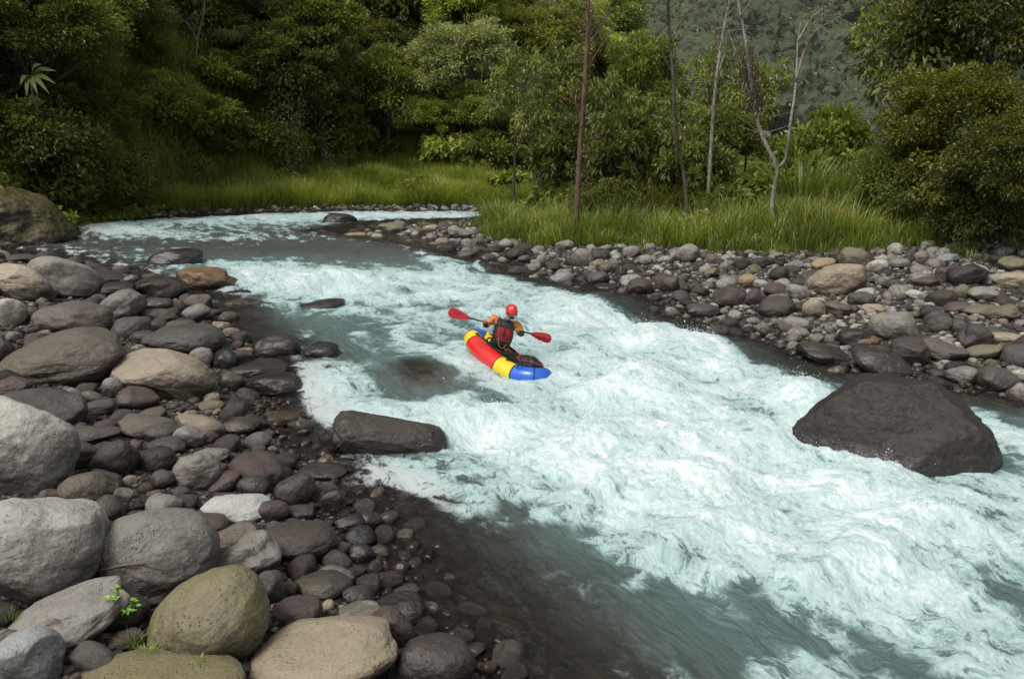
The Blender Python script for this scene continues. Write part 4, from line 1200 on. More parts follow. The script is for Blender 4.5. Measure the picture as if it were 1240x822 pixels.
def autolabel(o, X, Y, desc):
    order = sorted(ANCH, key=lambda a: (a[0] - X) ** 2 + ((a[1] - Y) * 1.3) ** 2)
    for a in order[:14]:
        l = f"{desc} {rel(X - a[0], Y - a[1])} the {short(a[2], 16 - len(desc.split()) - 4)}"
        if l not in USED and len(l.split()) <= 16:
            USED.add(l); o['label'] = l
            return
    o['label'] = f"{desc} near the {short(order[0][2], 7)}"


for (o, X, Y, cn, r, side) in AUTO:
    sz = 'small' if r < 0.17 else 'medium'
    autolabel(o, X, Y, f"{sz} {cn} stone")

# ------------------------------------------------------------------ vegetation
VR = np.random.default_rng(21)


def unit(v):
    return v / (np.linalg.norm(v, axis=-1, keepdims=True) + 1e-9)


def leaves(P, D, Nn, size, aspect=0.42, fold=0.12):
    """folded diamond leaf quads"""
    n = len(P)
    D = unit(D); S = unit(np.cross(D, Nn)); Nn = np.cross(S, D)
    size = np.broadcast_to(size, (n,))[:, None]
    v0 = P
    v1 = P + D * size * 0.45 + S * size * aspect * 0.5 + Nn * size * fold
    v2 = P + D * size - Nn * size * 0.08
    v3 = P + D * size * 0.45 - S * size * aspect * 0.5 + Nn * size * fold
    V = np.stack([v0, v1, v2, v3], 1).reshape(-1, 3)
    i = np.arange(n)[:, None] * 4
    T = np.concatenate([i + np.array([0, 1, 2]), i + np.array([0, 2, 3])])
    return V, T


def crown(R, flat, nclump, nleaf, size, seed, droop=0.2, aspect=0.45, shell=0.55, spread=0.26, loose=0.0):
    g = np.random.default_rng(seed)
    d = unit(g.normal(size=(nclump, 3)))
    d[:, 2] = np.abs(d[:, 2]) * 1.0 - 0.35 * g.random(nclump)
    d = unit(d)
    rad = R * (shell + (1 - shell) * g.random(nclump) ** 0.6) * (1 + 0.25 * pn3(d * 1.7 + seed, seed))
    C = d * rad[:, None] * np.array([1, 1, flat])
    cr = R * spread * g.uniform(0.6, 1.25, nclump)
    ld = unit(g.normal(size=(nclump, nleaf, 3)) + np.array([0, 0, 0.55]))
    lr = g.random((nclump, nleaf, 1)) ** 0.45
    P = C[:, None] + ld * lr * cr[:, None, None] * np.array([1.15, 1.15, 0.65])
    out = unit(P - C[:, None] + 1e-4) * 0.8 + unit(C)[:, None] * 0.5
    D = out + g.normal(size=P.shape) * 0.55 + np.array([0, 0, -droop])
    Nn = np.array([0, 0, 1.0]) + out * 0.5 + g.normal(size=P.shape) * 0.45
    sz = size * g.uniform(0.55, 1.25, P.shape[:2])
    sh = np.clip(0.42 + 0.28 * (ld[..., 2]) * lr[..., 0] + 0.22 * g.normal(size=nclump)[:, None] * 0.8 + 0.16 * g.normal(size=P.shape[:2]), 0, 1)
    P = P.reshape(-1, 3)
    V, T = leaves(P, D.reshape(-1, 3), Nn.reshape(-1, 3), sz.ravel(), aspect)
    return V, T, np.repeat(sh.ravel(), 4), C


def limbs(mb, C, ztop, r0, g, n=14, a=0.5):
    idx = g.choice(len(C), min(n, len(C)), replace=False)
    for i in idx:
        c = C[i]
        b = np.array([0, 0, ztop * g.uniform(0.75, 1.25)])
        m = (b + c) / 2 + np.array([0, 0, -0.12 * np.linalg.norm(c)]) + g.normal(size=3) * 0.1
        pts = spline([b, m, c], 6)
        mb.tube(pts, np.linspace(r0 * g.uniform(.35, .6), r0 * 0.08, len(pts)), 5, a)


ARCH = {}


def make_arch(key, R=3.0, flat=0.8, nclump=80, nleaf=120, size=0.3, seed=1, trunk=0.16, hc=6.0, mat=M_LEAF, bark=M_BARK, vines=0, lean=0.3, nl=14, **kw):
    g = np.random.default_rng(seed)
    V, T, sh, C = crown(R, flat, nclump, nleaf, size, seed, **kw)
    V = V + np.array([0, 0, hc]);
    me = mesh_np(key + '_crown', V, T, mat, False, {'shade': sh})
    mb = MB()
    k = g.uniform(-1, 1, 2) * lean
    pts = spline([(k[0], k[1], -8.0), (k[0] * .6, k[1] * .6, 0), (0.2 * k[1], -.2 * k[0], hc * 0.5), (0, 0, hc * 0.95), (0.1, 0.1, hc + R * flat * 0.55)], 16)
    mb.tube(pts, np.interp(np.linspace(0, 1, len(pts)), [0, .5, 1], [trunk * 1.3, trunk, trunk * 0.3]), 8)
    mb2 = MB()
    Cc = C + np.array([0, 0, hc])
    idx = g.choice(len(C), min(nl, len(C)), replace=False)
    for i in idx:
        c = Cc[i]; b = np.array([0, 0, hc - R * flat * g.uniform(.2, .7)])
        m = (b + c) / 2 - np.array([0, 0, 0.1 * R]) + g.normal(size=3) * 0.12
        p2 = spline([b, m, c], 6)
        mb.tube(p2, np.linspace(trunk * .45, trunk * 0.08, len(p2)), 5)
    Vt = np.concatenate(mb.v)
    tm = mesh_np(key + '_trunk', Vt, [np.concatenate(mb.q), np.concatenate(mb.t)], bark, True)
    vm = None
    if vines:
        P = []
        for _ in range(vines):
            a = g.uniform(0, 6.28); rr = R * g.uniform(.3, .95)
            top = hc + R * flat * g.uniform(-.2, .3); L = g.uniform(.5, 1.3) * hc * .9
            n = int(90 * L / 3)
            t = g.random(n)
            wdt = 0.16 + 0.22 * (1 - t)
            P.append(np.stack([rr * math.cos(a) + g.normal(size=n) * wdt, rr * math.sin(a) + g.normal(size=n) * wdt, top - t * L], -1))
        P = np.concatenate(P)
        D = g.normal(size=P.shape) * .5 + np.array([0, 0, -1]); Nn = g.normal(size=P.shape) + np.array([0, 0, .3])
        V, T = leaves(P, D, Nn, size * g.uniform(.5, 1, len(P)), .5)
        vm = mesh_np(key + '_vines', V, T, mat, False, {'shade': np.repeat(g.uniform(.05, .55, len(P)), 4)})
    ARCH[key] = (tm, me, vm, hc, R)


make_arch('domed', 3.2, .75, 95, 150, .30, 31, .17, 6.0)
make_arch('dense', 3.0, .95, 110, 140, .26, 32, .18, 5.5, spread=.22)
make_arch('tall', 2.8, 1.5, 110, 140, .28, 33, .2, 8.0, vines=16, spread=.24)
make_arch('umbrella', 3.4, .42, 90, 140, .26, 34, .13, 6.5, mat=M_LEAFP, bark=M_BARKP, shell=.35, spread=.2)
make_arch('palecrown', 3.2, .85, 120, 150, .22, 35, .15, 5.0, mat=M_LEAFP, spread=.2)
make_arch('loose', 2.2, 1.15, 46, 46, .34, 36, .08, 4.2, droop=.8, aspect=.5, shell=.25, spread=.28)
make_arch('loose2', 2.0, 1.4, 40, 42, .30, 37, .07, 4.0, droop=.7, aspect=.45, shell=.2, spread=.26)
make_arch('fine', 2.6, .95, 130, 230, .16, 41, .14, 4.0, aspect=.5, spread=.24, nl=16)
make_arch('finebush', 2.0, .8, 100, 210, .14, 42, .07, .9, aspect=.5, spread=.26, nl=10)
make_arch('bush', 1.6, .72, 60, 90, .24, 38, .06, 0.7, aspect=.5, spread=.27, nl=8)
make_arch('bigleafbush', 1.5, .7, 40, 45, .36, 39, .06, 0.7, aspect=.7, spread=.3, nl=8, droop=.5)
KINDN = {'fine': 'dense_tree', 'finebush': 'bush', 'domed': 'broad_tree', 'dense': 'dense_tree', 'tall': 'vine_covered_tree', 'umbrella': 'flat_topped_tree', 'palecrown': 'pale_tree', 'loose': 'slender_tree', 'loose2': 'slender_tree', 'bush': 'bush', 'bigleafbush': 'bush'}
TREES = []


def put_tree(kind, base, s, label=None, tint=(1, 1, 1), group=None, rz=None, sz=1.0, nt=False):
    tm, cm, vm, hc, R = ARCH[kind]
    nm = KINDN[kind]
    e = empty(nm, base)
    e.rotation_euler = (VR.uniform(-.05, .05), VR.uniform(-.05, .05), VR.uniform(0, 6.28) if rz is None else rz)
    e.scale = (s, s, s * sz)
    if not nt:
        link('trunk', tm, e)
    c = link('crown', cm, e); c.color = (*tint, 1)
    if vm is not None:
        v = link('hanging_vines', vm, e); v.color = (*tint, 1)
    e['category'] = 'bush' if 'bush' in nm else 'tree'
    if group: e['group'] = group
    if label: e['label'] = label
    return e


def tree_px(kind, px, py, rpx, Y, label, tint=(1, 1, 1), group=None, sz=1.0):
    if group == GS and Y > 50 and 'bush' not in kind: Y += 4
    P = atY(px, py, Y)
    R = rpx / F * Y
    hc_, R0_ = ARCH[kind][3:]
    if group in (GS, G_):
        for _ in range(16):
            if P[2] - hc_ * R / R0_ <= g1(P[0], P[1]) + .3: break
            Y += .8; P = atY(px, py, Y); R = rpx / F * Y
    tm, cm, vm, hc, R0 = ARCH[kind]
    s = R / R0
    z0 = P[2] - hc * s * sz
    gz = g1(P[0], P[1])
    if z0 > gz:      # stretch the trunk: raise nothing, scale height so that the base meets the ground
        sz2 = min((P[2] - gz) / (hc * s), 1.6)
        z0 = P[2] - hc * s * sz2; sz = sz2
        z0 = P[2] - hc * s * sz
    e = put_tree(kind, (P[0], P[1], z0), s, label, tint, group, sz=sz)
    TREES.append((px, py, rpx, label))
    return e


GS = 'jungle trees on the left slope'
LB = 1.25
GI = 'trees behind the grass on the right'
G_ = 'bushes at the foot of the jungle'
DK = (.85, .9, .75); BR = (1.25, 1.3, 1.0); YL = (1.35, 1.25, .8)
for a in [
    ('palecrown', 562, 92, 68, 66, 'pale grey-green domed tree, brightest crown in the middle of the forest', (1.05, 1.05, .95), GS),
    ('domed', 468, 118, 62, 64, 'dark broad tree left of the pale domed tree', DK, GS),
    ('tall', 385, 50, 52, 60, 'tall dark tree hung with vines, left of the middle of the picture', DK, GS),
    ('tall', 350, 95, 48, 57, 'vine-hung tree leaning over the grass, darkest on the left slope', (.5, .55, .5), GS),
    ('umbrella', 300, 52, 36, 54, 'small flat-topped pale tree standing out on the left slope', (.8, .85, .8), GS),
    ('domed', 250, 18, 50, 60, 'broad tree above the small flat-topped tree, at the top edge', (.75, .8, .7), GS),
    ('dense', 385, 130, 42, 58, 'rounded dark tree above the grassy bank, beside the darkest vine-hung tree', (.55, .6, .5), GS),
    ('bigleafbush', 428, 172, 26, 60, 'bush with big pale leaves at the top of the grassy bank', BR, G_),
    ('bigleafbush', 540, 192, 30, 60, 'bright large-leaved bush under the pale domed tree', BR, G_),
    ('bush', 590, 196, 34, 58, 'dark rounded bush at the right end of the grassy bank', (.6, .7, .55), G_),
    ('dense', 520, 150, 34, 62, 'vine-green small tree between dark broad and pale domed trees', (.95, 1.1, .8), GS),
    ('domed', 578, 140, 38, 62, 'mid-green tree just below the pale domed one', (.8, .9, .7), GS),
    ('loose', 620, 128, 40, 54, 'slim leafy tree between pale domed tree and reddish bare trunk', (.9, 1, .8), GI),
    ('bush', 320, 172, 40, 53, 'bright bush on the left slope foot above tall grass', (1.15, 1.2, .9), G_),
    ('bush', 245, 150, 44, 50, 'green bush with small leaves on the left slope below the flat-topped tree', (1.0, 1.1, .8), G_),
    ('bigleafbush', 335, 190, 24, 52, 'leafy clump where the left slope meets the grass', BR, G_),
    ('fine', 30, 50, 95, 38.5, 'dark dense tree filling the top left corner', (.7, .75, .55), GS),
    ('fine', 120, 20, 70, 46, 'dark green tree right of the top left corner', (.8, .86, .62), GS),
    ('finebush', 35, 185, 80, 37.5, 'dark leafy bush hanging above the mossy cliff', (.5, .55, .42), G_),
    ('finebush', 115, 222, 55, 37, 'shadowy bush at the river edge right of the mossy cliff', (.6, .68, .5), G_),
    ('finebush', 180, 130, 55, 44, 'brighter leafy bush in the middle of the left slope', (1.05, 1.1, .8), G_),
    ('finebush', 95, 140, 60, 38, 'dark bush above the shadowy river edge bush', (.55, .6, .45), G_),
    ('finebush', 70, 222, 45, 36.5, 'dark leafy bush right above the mossy cliff edge', (.5, .56, .42), G_),
    ('finebush', 118, 245, 26, 42, 'dark bush low on the far bank beside the grass', (.75, .85, .6), G_),
    # island / right bank
    ('loose2', 655, 150, 40, 46, 'loose tree with large hanging leaves just left of the reddish trunk', (1, 1.05, .85), GI),
    ('loose', 680, 110, 34, 50, 'airy tree with dark glossy leaves touching the reddish trunk', (.75, .85, .7), GI),
    ('dense', 775, 118, 44, 52, 'rounded green tree between the reddish and the thin curved trunks', (.95, 1.05, .8), GI),
    ('loose', 735, 150, 36, 45, 'leafy tree low right of the reddish trunk', (.8, .9, .75), GI),
    ('loose', 800, 165, 36, 44, 'small tree with pale leaf tips left of the thin curved trunk', (.95, 1.05, .8), GI),
    ('loose2', 853, 130, 36, 47, 'light green tree right of the thin curved trunk', (1.1, 1.2, .85), GI),
    ('loose', 905, 135, 36, 46, 'bright green tree behind the dead-vine fork', (1.2, 1.3, .9), GI),
    ('dense', 880, 175, 46, 44, 'dense low tree behind the forked trunk', (.75, .85, .65), GI),
    ('bush', 760, 205, 50, 40, 'shadowed bush behind tall grass, centre right', (.55, .6, .45), GI),
    ('bush', 835, 215, 44, 39, 'bush in the grass between the curved and forked trunks', (.8, .9, .65), GI),
    ('bush', 1000, 200, 50, 42, 'bright bush behind the cane clump', (1.0, 1.15, .8), GI),
    ('bush', 695, 200, 42, 43, 'dark bush at the foot of the reddish trunk', (.55, .62, .5), GI),
    ('fine', 1205, 40, 105, 33, 'tall dark tree filling the top right corner', (.55, .55, .42), GI),
    ('loose', 1120, 95, 62, 34, 'thin leafy tree leaning out over the valley at right', (.6, .66, .5), GI),
    ('loose2', 1075, 40, 40, 40, 'sparse tree with bright leaves at the top edge, right', (1.0, 1.1, .7), GI),
    ('fine', 1165, 165, 82, 29, 'dense yellowish green bush-like tree at right', (.75, .72, .45), GI),
    ('fine', 1235, 215, 80, 25, 'dark green tree cut by the right edge above the cobbles', (.55, .56, .38), GI),
    ('finebush', 1095, 235, 52, 30, 'small-leaved bush between the dry grass and the right trees', (.75, .8, .5), GI),
    ('finebush', 1195, 268, 55, 26, 'dark bush hanging over the cobbles at right', (.42, .44, .3), GI),
    ('loose', 1150, 232, 48, 27, 'low shrub with yellowish leaves under the right trees', (.9, .85, .5), GI),
]:
    k_ = 1.3 if a[7] in (GS, G_) else 1.0
    tree_px(a[0], a[1], a[2], a[3], a[4], a[5], tuple(q * k_ for q in a[6]), a[7])

TANCH = [(t[0], t[1], t[3]) for t in TREES]
# scattered trees on the slope
nt_ = 0
placed = []
TR = random.Random(3)
KN = ['domed'] * 3 + ['dense'] * 3 + ['tall'] * 4 + ['palecrown', 'umbrella']
ADJ = {'fine': 'dense tree', 'finebush': 'bush', 'domed': 'broad tree', 'dense': 'dense tree', 'tall': 'vine-draped tree', 'palecrown': 'pale tree', 'umbrella': 'flat-topped tree', 'bush': 'bush'}


def tlabel(o, X, Y, desc):
    order = sorted(TANCH, key=lambda a: (a[0] - X) ** 2 + (a[1] - Y) ** 2)
    for a in order[:16]:
        l = f"{desc} {rel(X - a[0], Y - a[1])} the {short(a[2], 16 - len(desc.split()) - 4)}"
        if l not in USED and len(l.split()) <= 16:
            USED.add(l); o['label'] = l; return
    o['label'] = f"{desc} near the {short(order[0][2], 6)}"


tx = np.array([TR.uniform(-62, 34) for _ in range(5000)]); ty = np.array([TR.uniform(26, 150) for _ in range(5000)])
tz, _, _, _, tm_ = ground(tx, ty, True)
for i in range(5000):
    x, y = tx[i], ty[i]
    if tm_[i] < 3.5 or tm_[i] > 75: continue
    r = TR.uniform(2.2, 4.2) * (1 + y * .004)
    if any((x - a) ** 2 + (y - b) ** 2 < ((r + c) * .72) ** 2 for a, b, c in placed): continue
    kind = TR.choice(KN)
    # sunnier low scrub in the middle of the left slope
    X, Y, D = project(np.array([x, y, tz[i] + r]))
    scrub = 140 < X < 340 and 60 < Y < 230
    if scrub: kind = TR.choice(['finebush', 'bush', 'fine'])
    if not (-90 < X < 760 and -110 < Y < 260): continue
    placed.append((x, y, r))
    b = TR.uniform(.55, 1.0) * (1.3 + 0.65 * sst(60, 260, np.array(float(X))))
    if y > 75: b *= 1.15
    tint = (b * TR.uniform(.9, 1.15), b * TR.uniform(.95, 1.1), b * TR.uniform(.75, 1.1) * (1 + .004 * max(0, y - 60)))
    R0 = ARCH[kind][4]
    s = r / R0 * (0.75 if kind == 'bush' else 1)
    dz = -0.3 if 'bush' in kind else -max(0, ARCH[kind][3] * s - r * (.8 if kind != 'tall' else 1.3) * TR.uniform(.9, 1.25))
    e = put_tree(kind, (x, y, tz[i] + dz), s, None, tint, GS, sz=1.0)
    tone = 'dark' if b < .62 else 'mid-green' if b < .85 else 'lighter'
    tlabel(e, float(X), float(Y), f"{tone} {ADJ[kind]} on the slope")
    nt_ += 1
# hem of bushes where the slope meets the grass
hem = []
for k in range(2600):
    x = TR.uniform(-44, 16); y = TR.uniform(28, 96)
    dmv = float(sdist(np.array([x]), np.array([y]), POLY_M)[0])
    if not (.4 < dmv < (2.5 if k < 900 else 22)): continue
    r = TR.uniform(1.3, 2.4)
    if any((x - a) ** 2 + (y - b) ** 2 < ((r + c) * .55) ** 2 for a, b, c in hem): continue
    z = g1(x, y)
    X, Y, D = project(np.array([x, y, z + r * .6]))
    if not (20 < X < 690): continue
    hem.append((x, y, r))
    kind = TR.choice(['bush', 'finebush', 'bigleafbush'])
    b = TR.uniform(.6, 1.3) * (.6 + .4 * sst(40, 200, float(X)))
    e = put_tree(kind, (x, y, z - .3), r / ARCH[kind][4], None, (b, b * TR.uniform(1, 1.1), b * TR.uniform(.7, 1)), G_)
    tlabel(e, float(X), float(Y), f"{'dark' if b < .8 else 'bright'} {'large-leaved ' if kind == 'bigleafbush' else ''}bush on the slope foot")
    nt_ += 1
# low shrubs scattered in the two grass banks
for k in range(400):
    x = TR.uniform(-24, 34); y = TR.uniform(28, 68)
    A = np.array([x]), np.array([y])
    dgv = float(sdist(*A, POLY_G)[0]); dfv = float(sdist(*A, POLY_F)[0]); dmv = float(sdist(*A, POLY_M)[0])
    if not ((.8 < dgv < 5 and k % 3 == 0) or (5.5 < dfv and dmv < -1.5 and x < 0 and x > -.33 * y)): continue
    r = TR.uniform(.45, 1.15)
    if any((x - a) ** 2 + (y - b) ** 2 < ((r + c) * 1.1) ** 2 for a, b, c in hem): continue
    z = g1(x, y)
    X, Y, D = project(np.array([x, y, z + r * .6]))
    if not (120 < X < 1130): continue
    hem.append((x, y, r * 1.3))
    kind = TR.choice(['bush', 'finebush', 'bigleafbush'])
    b = TR.uniform(.8, 1.3)
    e = put_tree(kind, (x, y, z), r / ARCH[kind][4], None, (b, b, b * TR.uniform(.7, .9)), 'low shrubs among the grass', nt=True)
    tlabel(e, float(X), float(Y), f"{'dark' if b < .95 else 'bright'} low {'large-leaved ' if kind == 'bigleafbush' else ''}shrub in grass")
    nt_ += 1
# low shrubs behind the tall grass on the right
for k in range(500):
    x = TR.uniform(-1, 36); y = TR.uniform(38, 78)
    dgv = float(sdist(np.array([x]), np.array([y]), POLY_G)[0])
    if not (4 < dgv < 15 or (dgv > -30 and y > 52 and g1(x, y) > .4)): continue
    r = TR.uniform(1.2, 2.3)
    if any((x - a) ** 2 + (y - b) ** 2 < ((r + c) * .6) ** 2 for a, b, c in placed): continue
    z = g1(x, y)
    X, Y, D = project(np.array([x, y, z + r]))
    if not (620 < X < 1160): continue
    placed.append((x, y, r))
    kind = TR.choice(['bush', 'finebush', 'bigleafbush', 'finebush'])
    b = TR.uniform(.6, 1.15)
    e = put_tree(kind, (x, y, z - .1), r / ARCH[kind][4], None, (b, b * TR.uniform(1, 1.12), b * TR.uniform(.6, .9)), 'bushes behind the tall grass')
    tlabel(e, float(X), float(Y), f"{'dark' if b < .8 else 'bright'} {'large-leaved ' if kind == 'bigleafbush' else ''}bush behind the grass")
    nt_ += 1
print('slope trees', nt_)


# undergrowth leaves covering the slope
def undergrowth():
    g = np.random.default_rng(4)
    n = 620000
    y = 27 + 90 * g.random(n) ** 1.5
    x = y * g.uniform(-.78, .16, n)
    z, dl, dr, df, dm = ground(x, y, True)
    m = (dm > -1.5) & (dm < 70) & (dl < 0)
    x, y, z = x[m], y[m], z[m]
    mound = 0.9 * np.maximum(0, pn2(x * .45, y * .45, 5)) + 0.5 * np.maximum(0, pn2(x * 1.1, y * 1.1, 6))
    P = np.stack([x, y, z + mound * 1.6 + g.uniform(0, .5, len(x))], -1)
    D = g.normal(size=P.shape) * .7 + np.array([.25, -.75, -.15]); Nn = g.normal(size=P.shape) * .5 + np.array([.2, -.4, 1])
    sh = np.clip(.35 + .35 * pn2(x * .5, y * .5, 8) + .18 * g.normal(size=len(x)) + .35 * mound / 1.4 - .1, 0, 1)
    px, py, _ = project(P)
    V, T = leaves(P, D, Nn, g.uniform(.16, .36, len(x)), .5)
    me = mesh_np('undergrowth', V, T, M_LEAF, False, {'shade': np.repeat(sh, 4)})
    o = link('undergrowth', me); o.color = (1.8, 1.8, 1.3, 1)
    tag(o, 'leafy green undergrowth covering the jungle slope', 'undergrowth', kind='stuff')


undergrowth()


# ------------------------------------------------------------------ grass
def blades(name, P, Hh, Wd, lean, seed, label, color=(1, 1, 1), shb=.45):
    g = np.random.default_rng(seed)
    n = len(P)
    a = g.uniform(0, 2 * PI, n)
    dirv = np.stack([np.cos(a), np.sin(a), np.zeros(n)], -1)
    lv = lean if lean.ndim == 2 else None
    L = lean + dirv * g.uniform(.1, .5, n)[:, None]
    side = unit(np.stack([-L[:, 1], L[:, 0], np.zeros(n)], -1) + 0.4 * g.normal(size=(n, 3)) * np.array([1, 1, 0]))
    ts = [0, .35, .7, 1.0]; ws = [1, .85, .5, 0.0]
    rows = []
    for t, w in zip(ts, ws):
        c = P + np.array([0, 0, 1.0]) * (Hh * (t - .28 * t * t * np.minimum(1.6, np.linalg.norm(L, axis=1))))[:, None] + L * (Hh * .62 * t ** 2)[:, None]
        if w > 0:
            rows.append(c - side * (Wd * w / 2)[:, None]); rows.append(c + side * (Wd * w / 2)[:, None])
        else:
            rows.append(c)
    V = np.stack(rows, 1).reshape(-1, 3)
    i = np.arange(n)[:, None] * 7
    Q = np.concatenate([i + np.array([0, 1, 3, 2]), i + np.array([2, 3, 5, 4])]); T = i + np.array([4, 5, 6])
    b = np.clip(shb + .2 * g.normal(size=n) + .45 * pn2(P[:, 0] * .35, P[:, 1] * .35, seed), 0, 1)
    b = np.where(g.random(n) < .07, .95, b)
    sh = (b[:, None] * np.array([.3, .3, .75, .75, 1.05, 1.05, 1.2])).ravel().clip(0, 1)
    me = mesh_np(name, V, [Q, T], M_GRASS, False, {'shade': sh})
    o = link(name, me); o.color = (*color, 1)
    return tag(o, label, 'grass', kind='stuff')


def tufts(x, y, z, per, spread, g):
    n = len(x)
    a = g.uniform(0, 2 * PI, (n, per)); r = spread * np.sqrt(g.random((n, per)))
    dx, dy = r * np.cos(a), r * np.sin(a)
    P = np.stack([(x[:, None] + dx), (y[:, None] + dy), np.broadcast_to(z[:, None] - .03, dx.shape)], -1).reshape(-1, 3)
    L = np.stack([dx, dy, 0 * dx], -1).reshape(-1, 3) / spread * 0.9
    return P, L


def grass_all():
    g = np.random.default_rng(14)
    # far bank
    n = 60000
    y = g.uniform(34, 80, n); x = y * g.uniform(-.62, .12, n)
    z, dl, dr, df, dm = ground(x, y, True)
    m = (df > 3.8) & (dm < 3.5) & (dr < 0) & (dl < 0)
    x, y, z = x[m][:9500], y[m][:9500], z[m][:9500]
    P, L = tufts(x, y, z, 16, .45, g)
    hh = g.uniform(.7, 1.7, len(P)) * np.repeat(.95 + .7 * pn2(x * .3, y * .3, 2), 16)
    blades('grass', P, hh, g.uniform(.03, .06, len(P)), L + np.array([.12, -.15, 0]), 3, 'tall yellowish grass sloping down the far bank below the jungle', (1.3, 1.35, .95), .62)
    # right bank
    n = 90000
    y = g.uniform(24, 62, n); x = g.uniform(-8, 46, n)
    z, dl, dr, df, dm = ground(x, y, True)
    dg = sdist(x, y, POLY_G)
    m = (dg > 0) & (dr > .5) & (dg < 16) & (g.random(n) < np.where(dg < 5, 1, .4))
    m &= dg + .9 * pn2(x * .8, y * .8, 44) > .35
    dgk = dg[m][:8200]
    x, y, z = x[m][:8200], y[m][:8200], z[m][:8200]
    P, L = tufts(x, y, z, 20, .4, g)
    X, Y, D = project(P)
    dry = sst(960, 1030, X) * sst(1090, 1050, X)
    hh = g.uniform(.55, 1.5, len(P)) * np.repeat(np.clip(1.05 + .9 * pn2(x * .5, y * .5, 12), .4, 2) * sst(-.5, 1.5, dgk), 20)
    o = blades('grass', P, hh, g.uniform(.025, .05, len(P)), L + np.array([.1, -.2, 0]), 6, 'tall bright green grass behind the cobble bar', (1.15, 1.2, .9), .5)
    # sparse fringe among the upstream cobbles
    q = []
    for (a, b, c) in ((540, 268, 18), (525, 274, 10), (600, 282, 10), (570, 274, 12), (760, 303, 5), (1080, 303, 8), (1165, 308, 10)):
        for k in range(c):
            q.append(hit(a + g.normal() * 12, b + g.normal() * 3))
    q = np.array(q)
    P, L = tufts(q[:, 0], q[:, 1], q[:, 2], 26, .25, g)
    blades('grass', P, g.uniform(.25, .6, len(P)), g.uniform(.02, .045, len(P)), L, 9, 'low green tufts growing among the cobbles upstream', (1, 1.05, .8), .5)


grass_all()


def clump(label, name, cat, px, py, Y, n, h, w, spread, seed, color=(1, 1, 1), lean=(0, 0), shb=.55, mat=None):
    g = np.random.default_rng(seed)
    P0 = atY(px, py, Y); z = g1(P0[0], P0[1])
    P, L = tufts(np.array([P0[0]]), np.array([P0[1]]), np.array([z]), n, spread, g)
    o = blades(name, P - np.array([P0[0], P0[1], z]), g.uniform(.6, 1, n) * h, g.uniform(.6, 1.1, n) * w, L * .6 + np.array([lean[0], lean[1], 0]), seed, label, color, shb)
    o.location = (P0[0], P0[1], z); o['kind'] = 'thing'; o['category'] = cat
    return o


clump('tall arching cane clump with long blades right of the forked trunk', 'cane_clump', 'cane', 975, 215, 38, 420, 3.4, .09, 1.4, 51, (.9, 1.05, .85))
clump('cane clump leaning right, nearest the hazy valley', 'cane_clump', 'cane', 1030, 225, 37, 300, 2.8, .09, 1.1, 52, (.85, 1.0, .85), (.3, 0))
clump('dry straw-coloured grass clump between the forked trunk and right bushes', 'dry_grass_clump', 'grass clump', 1000, 262, 31, 900, 1.7, .04, .9, 53, (1.25, .95, .75), (.25, -.1), .62)
clump('brownish shaded reed clump behind the bright grass', 'reed_clump', 'reeds', 790, 225, 39, 700, 3.0, .05, 1.6, 54, (.8, .7, .55), (0, 0), .45)
clump('shaded tall grass clump just right of the reddish trunk', 'reed_clump', 'reeds', 745, 225, 40, 500, 2.6, .05, 1.3, 55, (.7, .72, .5), (0, 0), .45)


# ------------------------------------------------------------------ slim trees
def slim(px_pts, Y, w0, w1, label, bark, branches, leafs, seed, extra=None):
    g = np.random.default_rng(seed)
    base = atY(*px_pts[0], Y); gz = g1(base[0], base[1])
    while seed == 67 and base[2] > gz + .6 and Y < 75:
        Y += .8; base = atY(*px_pts[0], Y); gz = g1(base[0], base[1])
    e = empty('slim_tree', (base[0], base[1], gz))
    O = np.array([base[0], base[1], gz])
    pts = [atY(a, b, Y + .15 * math.sin(k * 2.1)) - O for k, (a, b) in enumerate(px_pts)]
    pts[0] = np.array([0, 0, -0.3])
    last = pts[-1] + (pts[-1] - pts[-2]) * 0.5
    P = spline(pts + [last], 26)
    mb = MB(); mb.tube(P, np.linspace(w0 / F * Y / 2 * .85, w1 / F * Y / 2 * .7, len(P)), 8)
    ends = []
    bm_ = MB()
    for (bp, bw) in branches:
        q = spline([atY(a, b, Y + g.normal() * .25 * k) - O for k, (a, b) in enumerate(bp)], 14)
        o = MB(); o.tube(q, np.linspace(bw / F * Y / 2, .006, len(q)), 6)
        for _ in range(5):
            i = g.integers(4, len(q)); d = g.normal(size=3) * np.array([.5, .5, .35]) + np.array([0, 0, .25])
            qq = spline([q[i], q[i] + d * .5, q[i] + d], 5); o.tube(qq, np.linspace(.014, .004, len(qq)), 4); ends.append(qq[-1]); ends.append(qq[2])
        ends.append(q[-1]); ends.append(q[len(q) // 2])
        o.build('branch', bark, e)
    # twigs along the upper trunk
    tw = mb
    for _ in range(34):
        i = g.integers(len(P) // 3, len(P)); d = g.normal(size=3) * np.array([.7, .7, .3]) + np.array([0, 0, .35])
        qq = spline([P[i], P[i] + d * .5 + g.normal(size=3) * .05, P[i] + d], 5); tw.tube(qq, np.linspace(.02, .004, len(qq)), 4); ends += [qq[-1], qq[3]]
    mb.build('trunk', bark, e)
    ends = np.array(ends)
    C = ends[g.integers(0, len(ends), leafs)] + g.normal(size=(leafs, 3)) * .13
    V, T = leaves(C, g.normal(size=C.shape) + np.array([0, 0, -.6]), g.normal(size=C.shape) + np.array([0, 0, .6]), g.uniform(.1, .22, leafs), .55)
    me = mesh_np('leaves', V, T, M_DRY, False, {'shade': np.repeat(g.random(leafs), 4)})
    link('leaves', me, e)
    tag(e, label, 'tree', 'slim nearly leafless trees in front of the valley')
    if extra: extra(e, O, g)
    return e


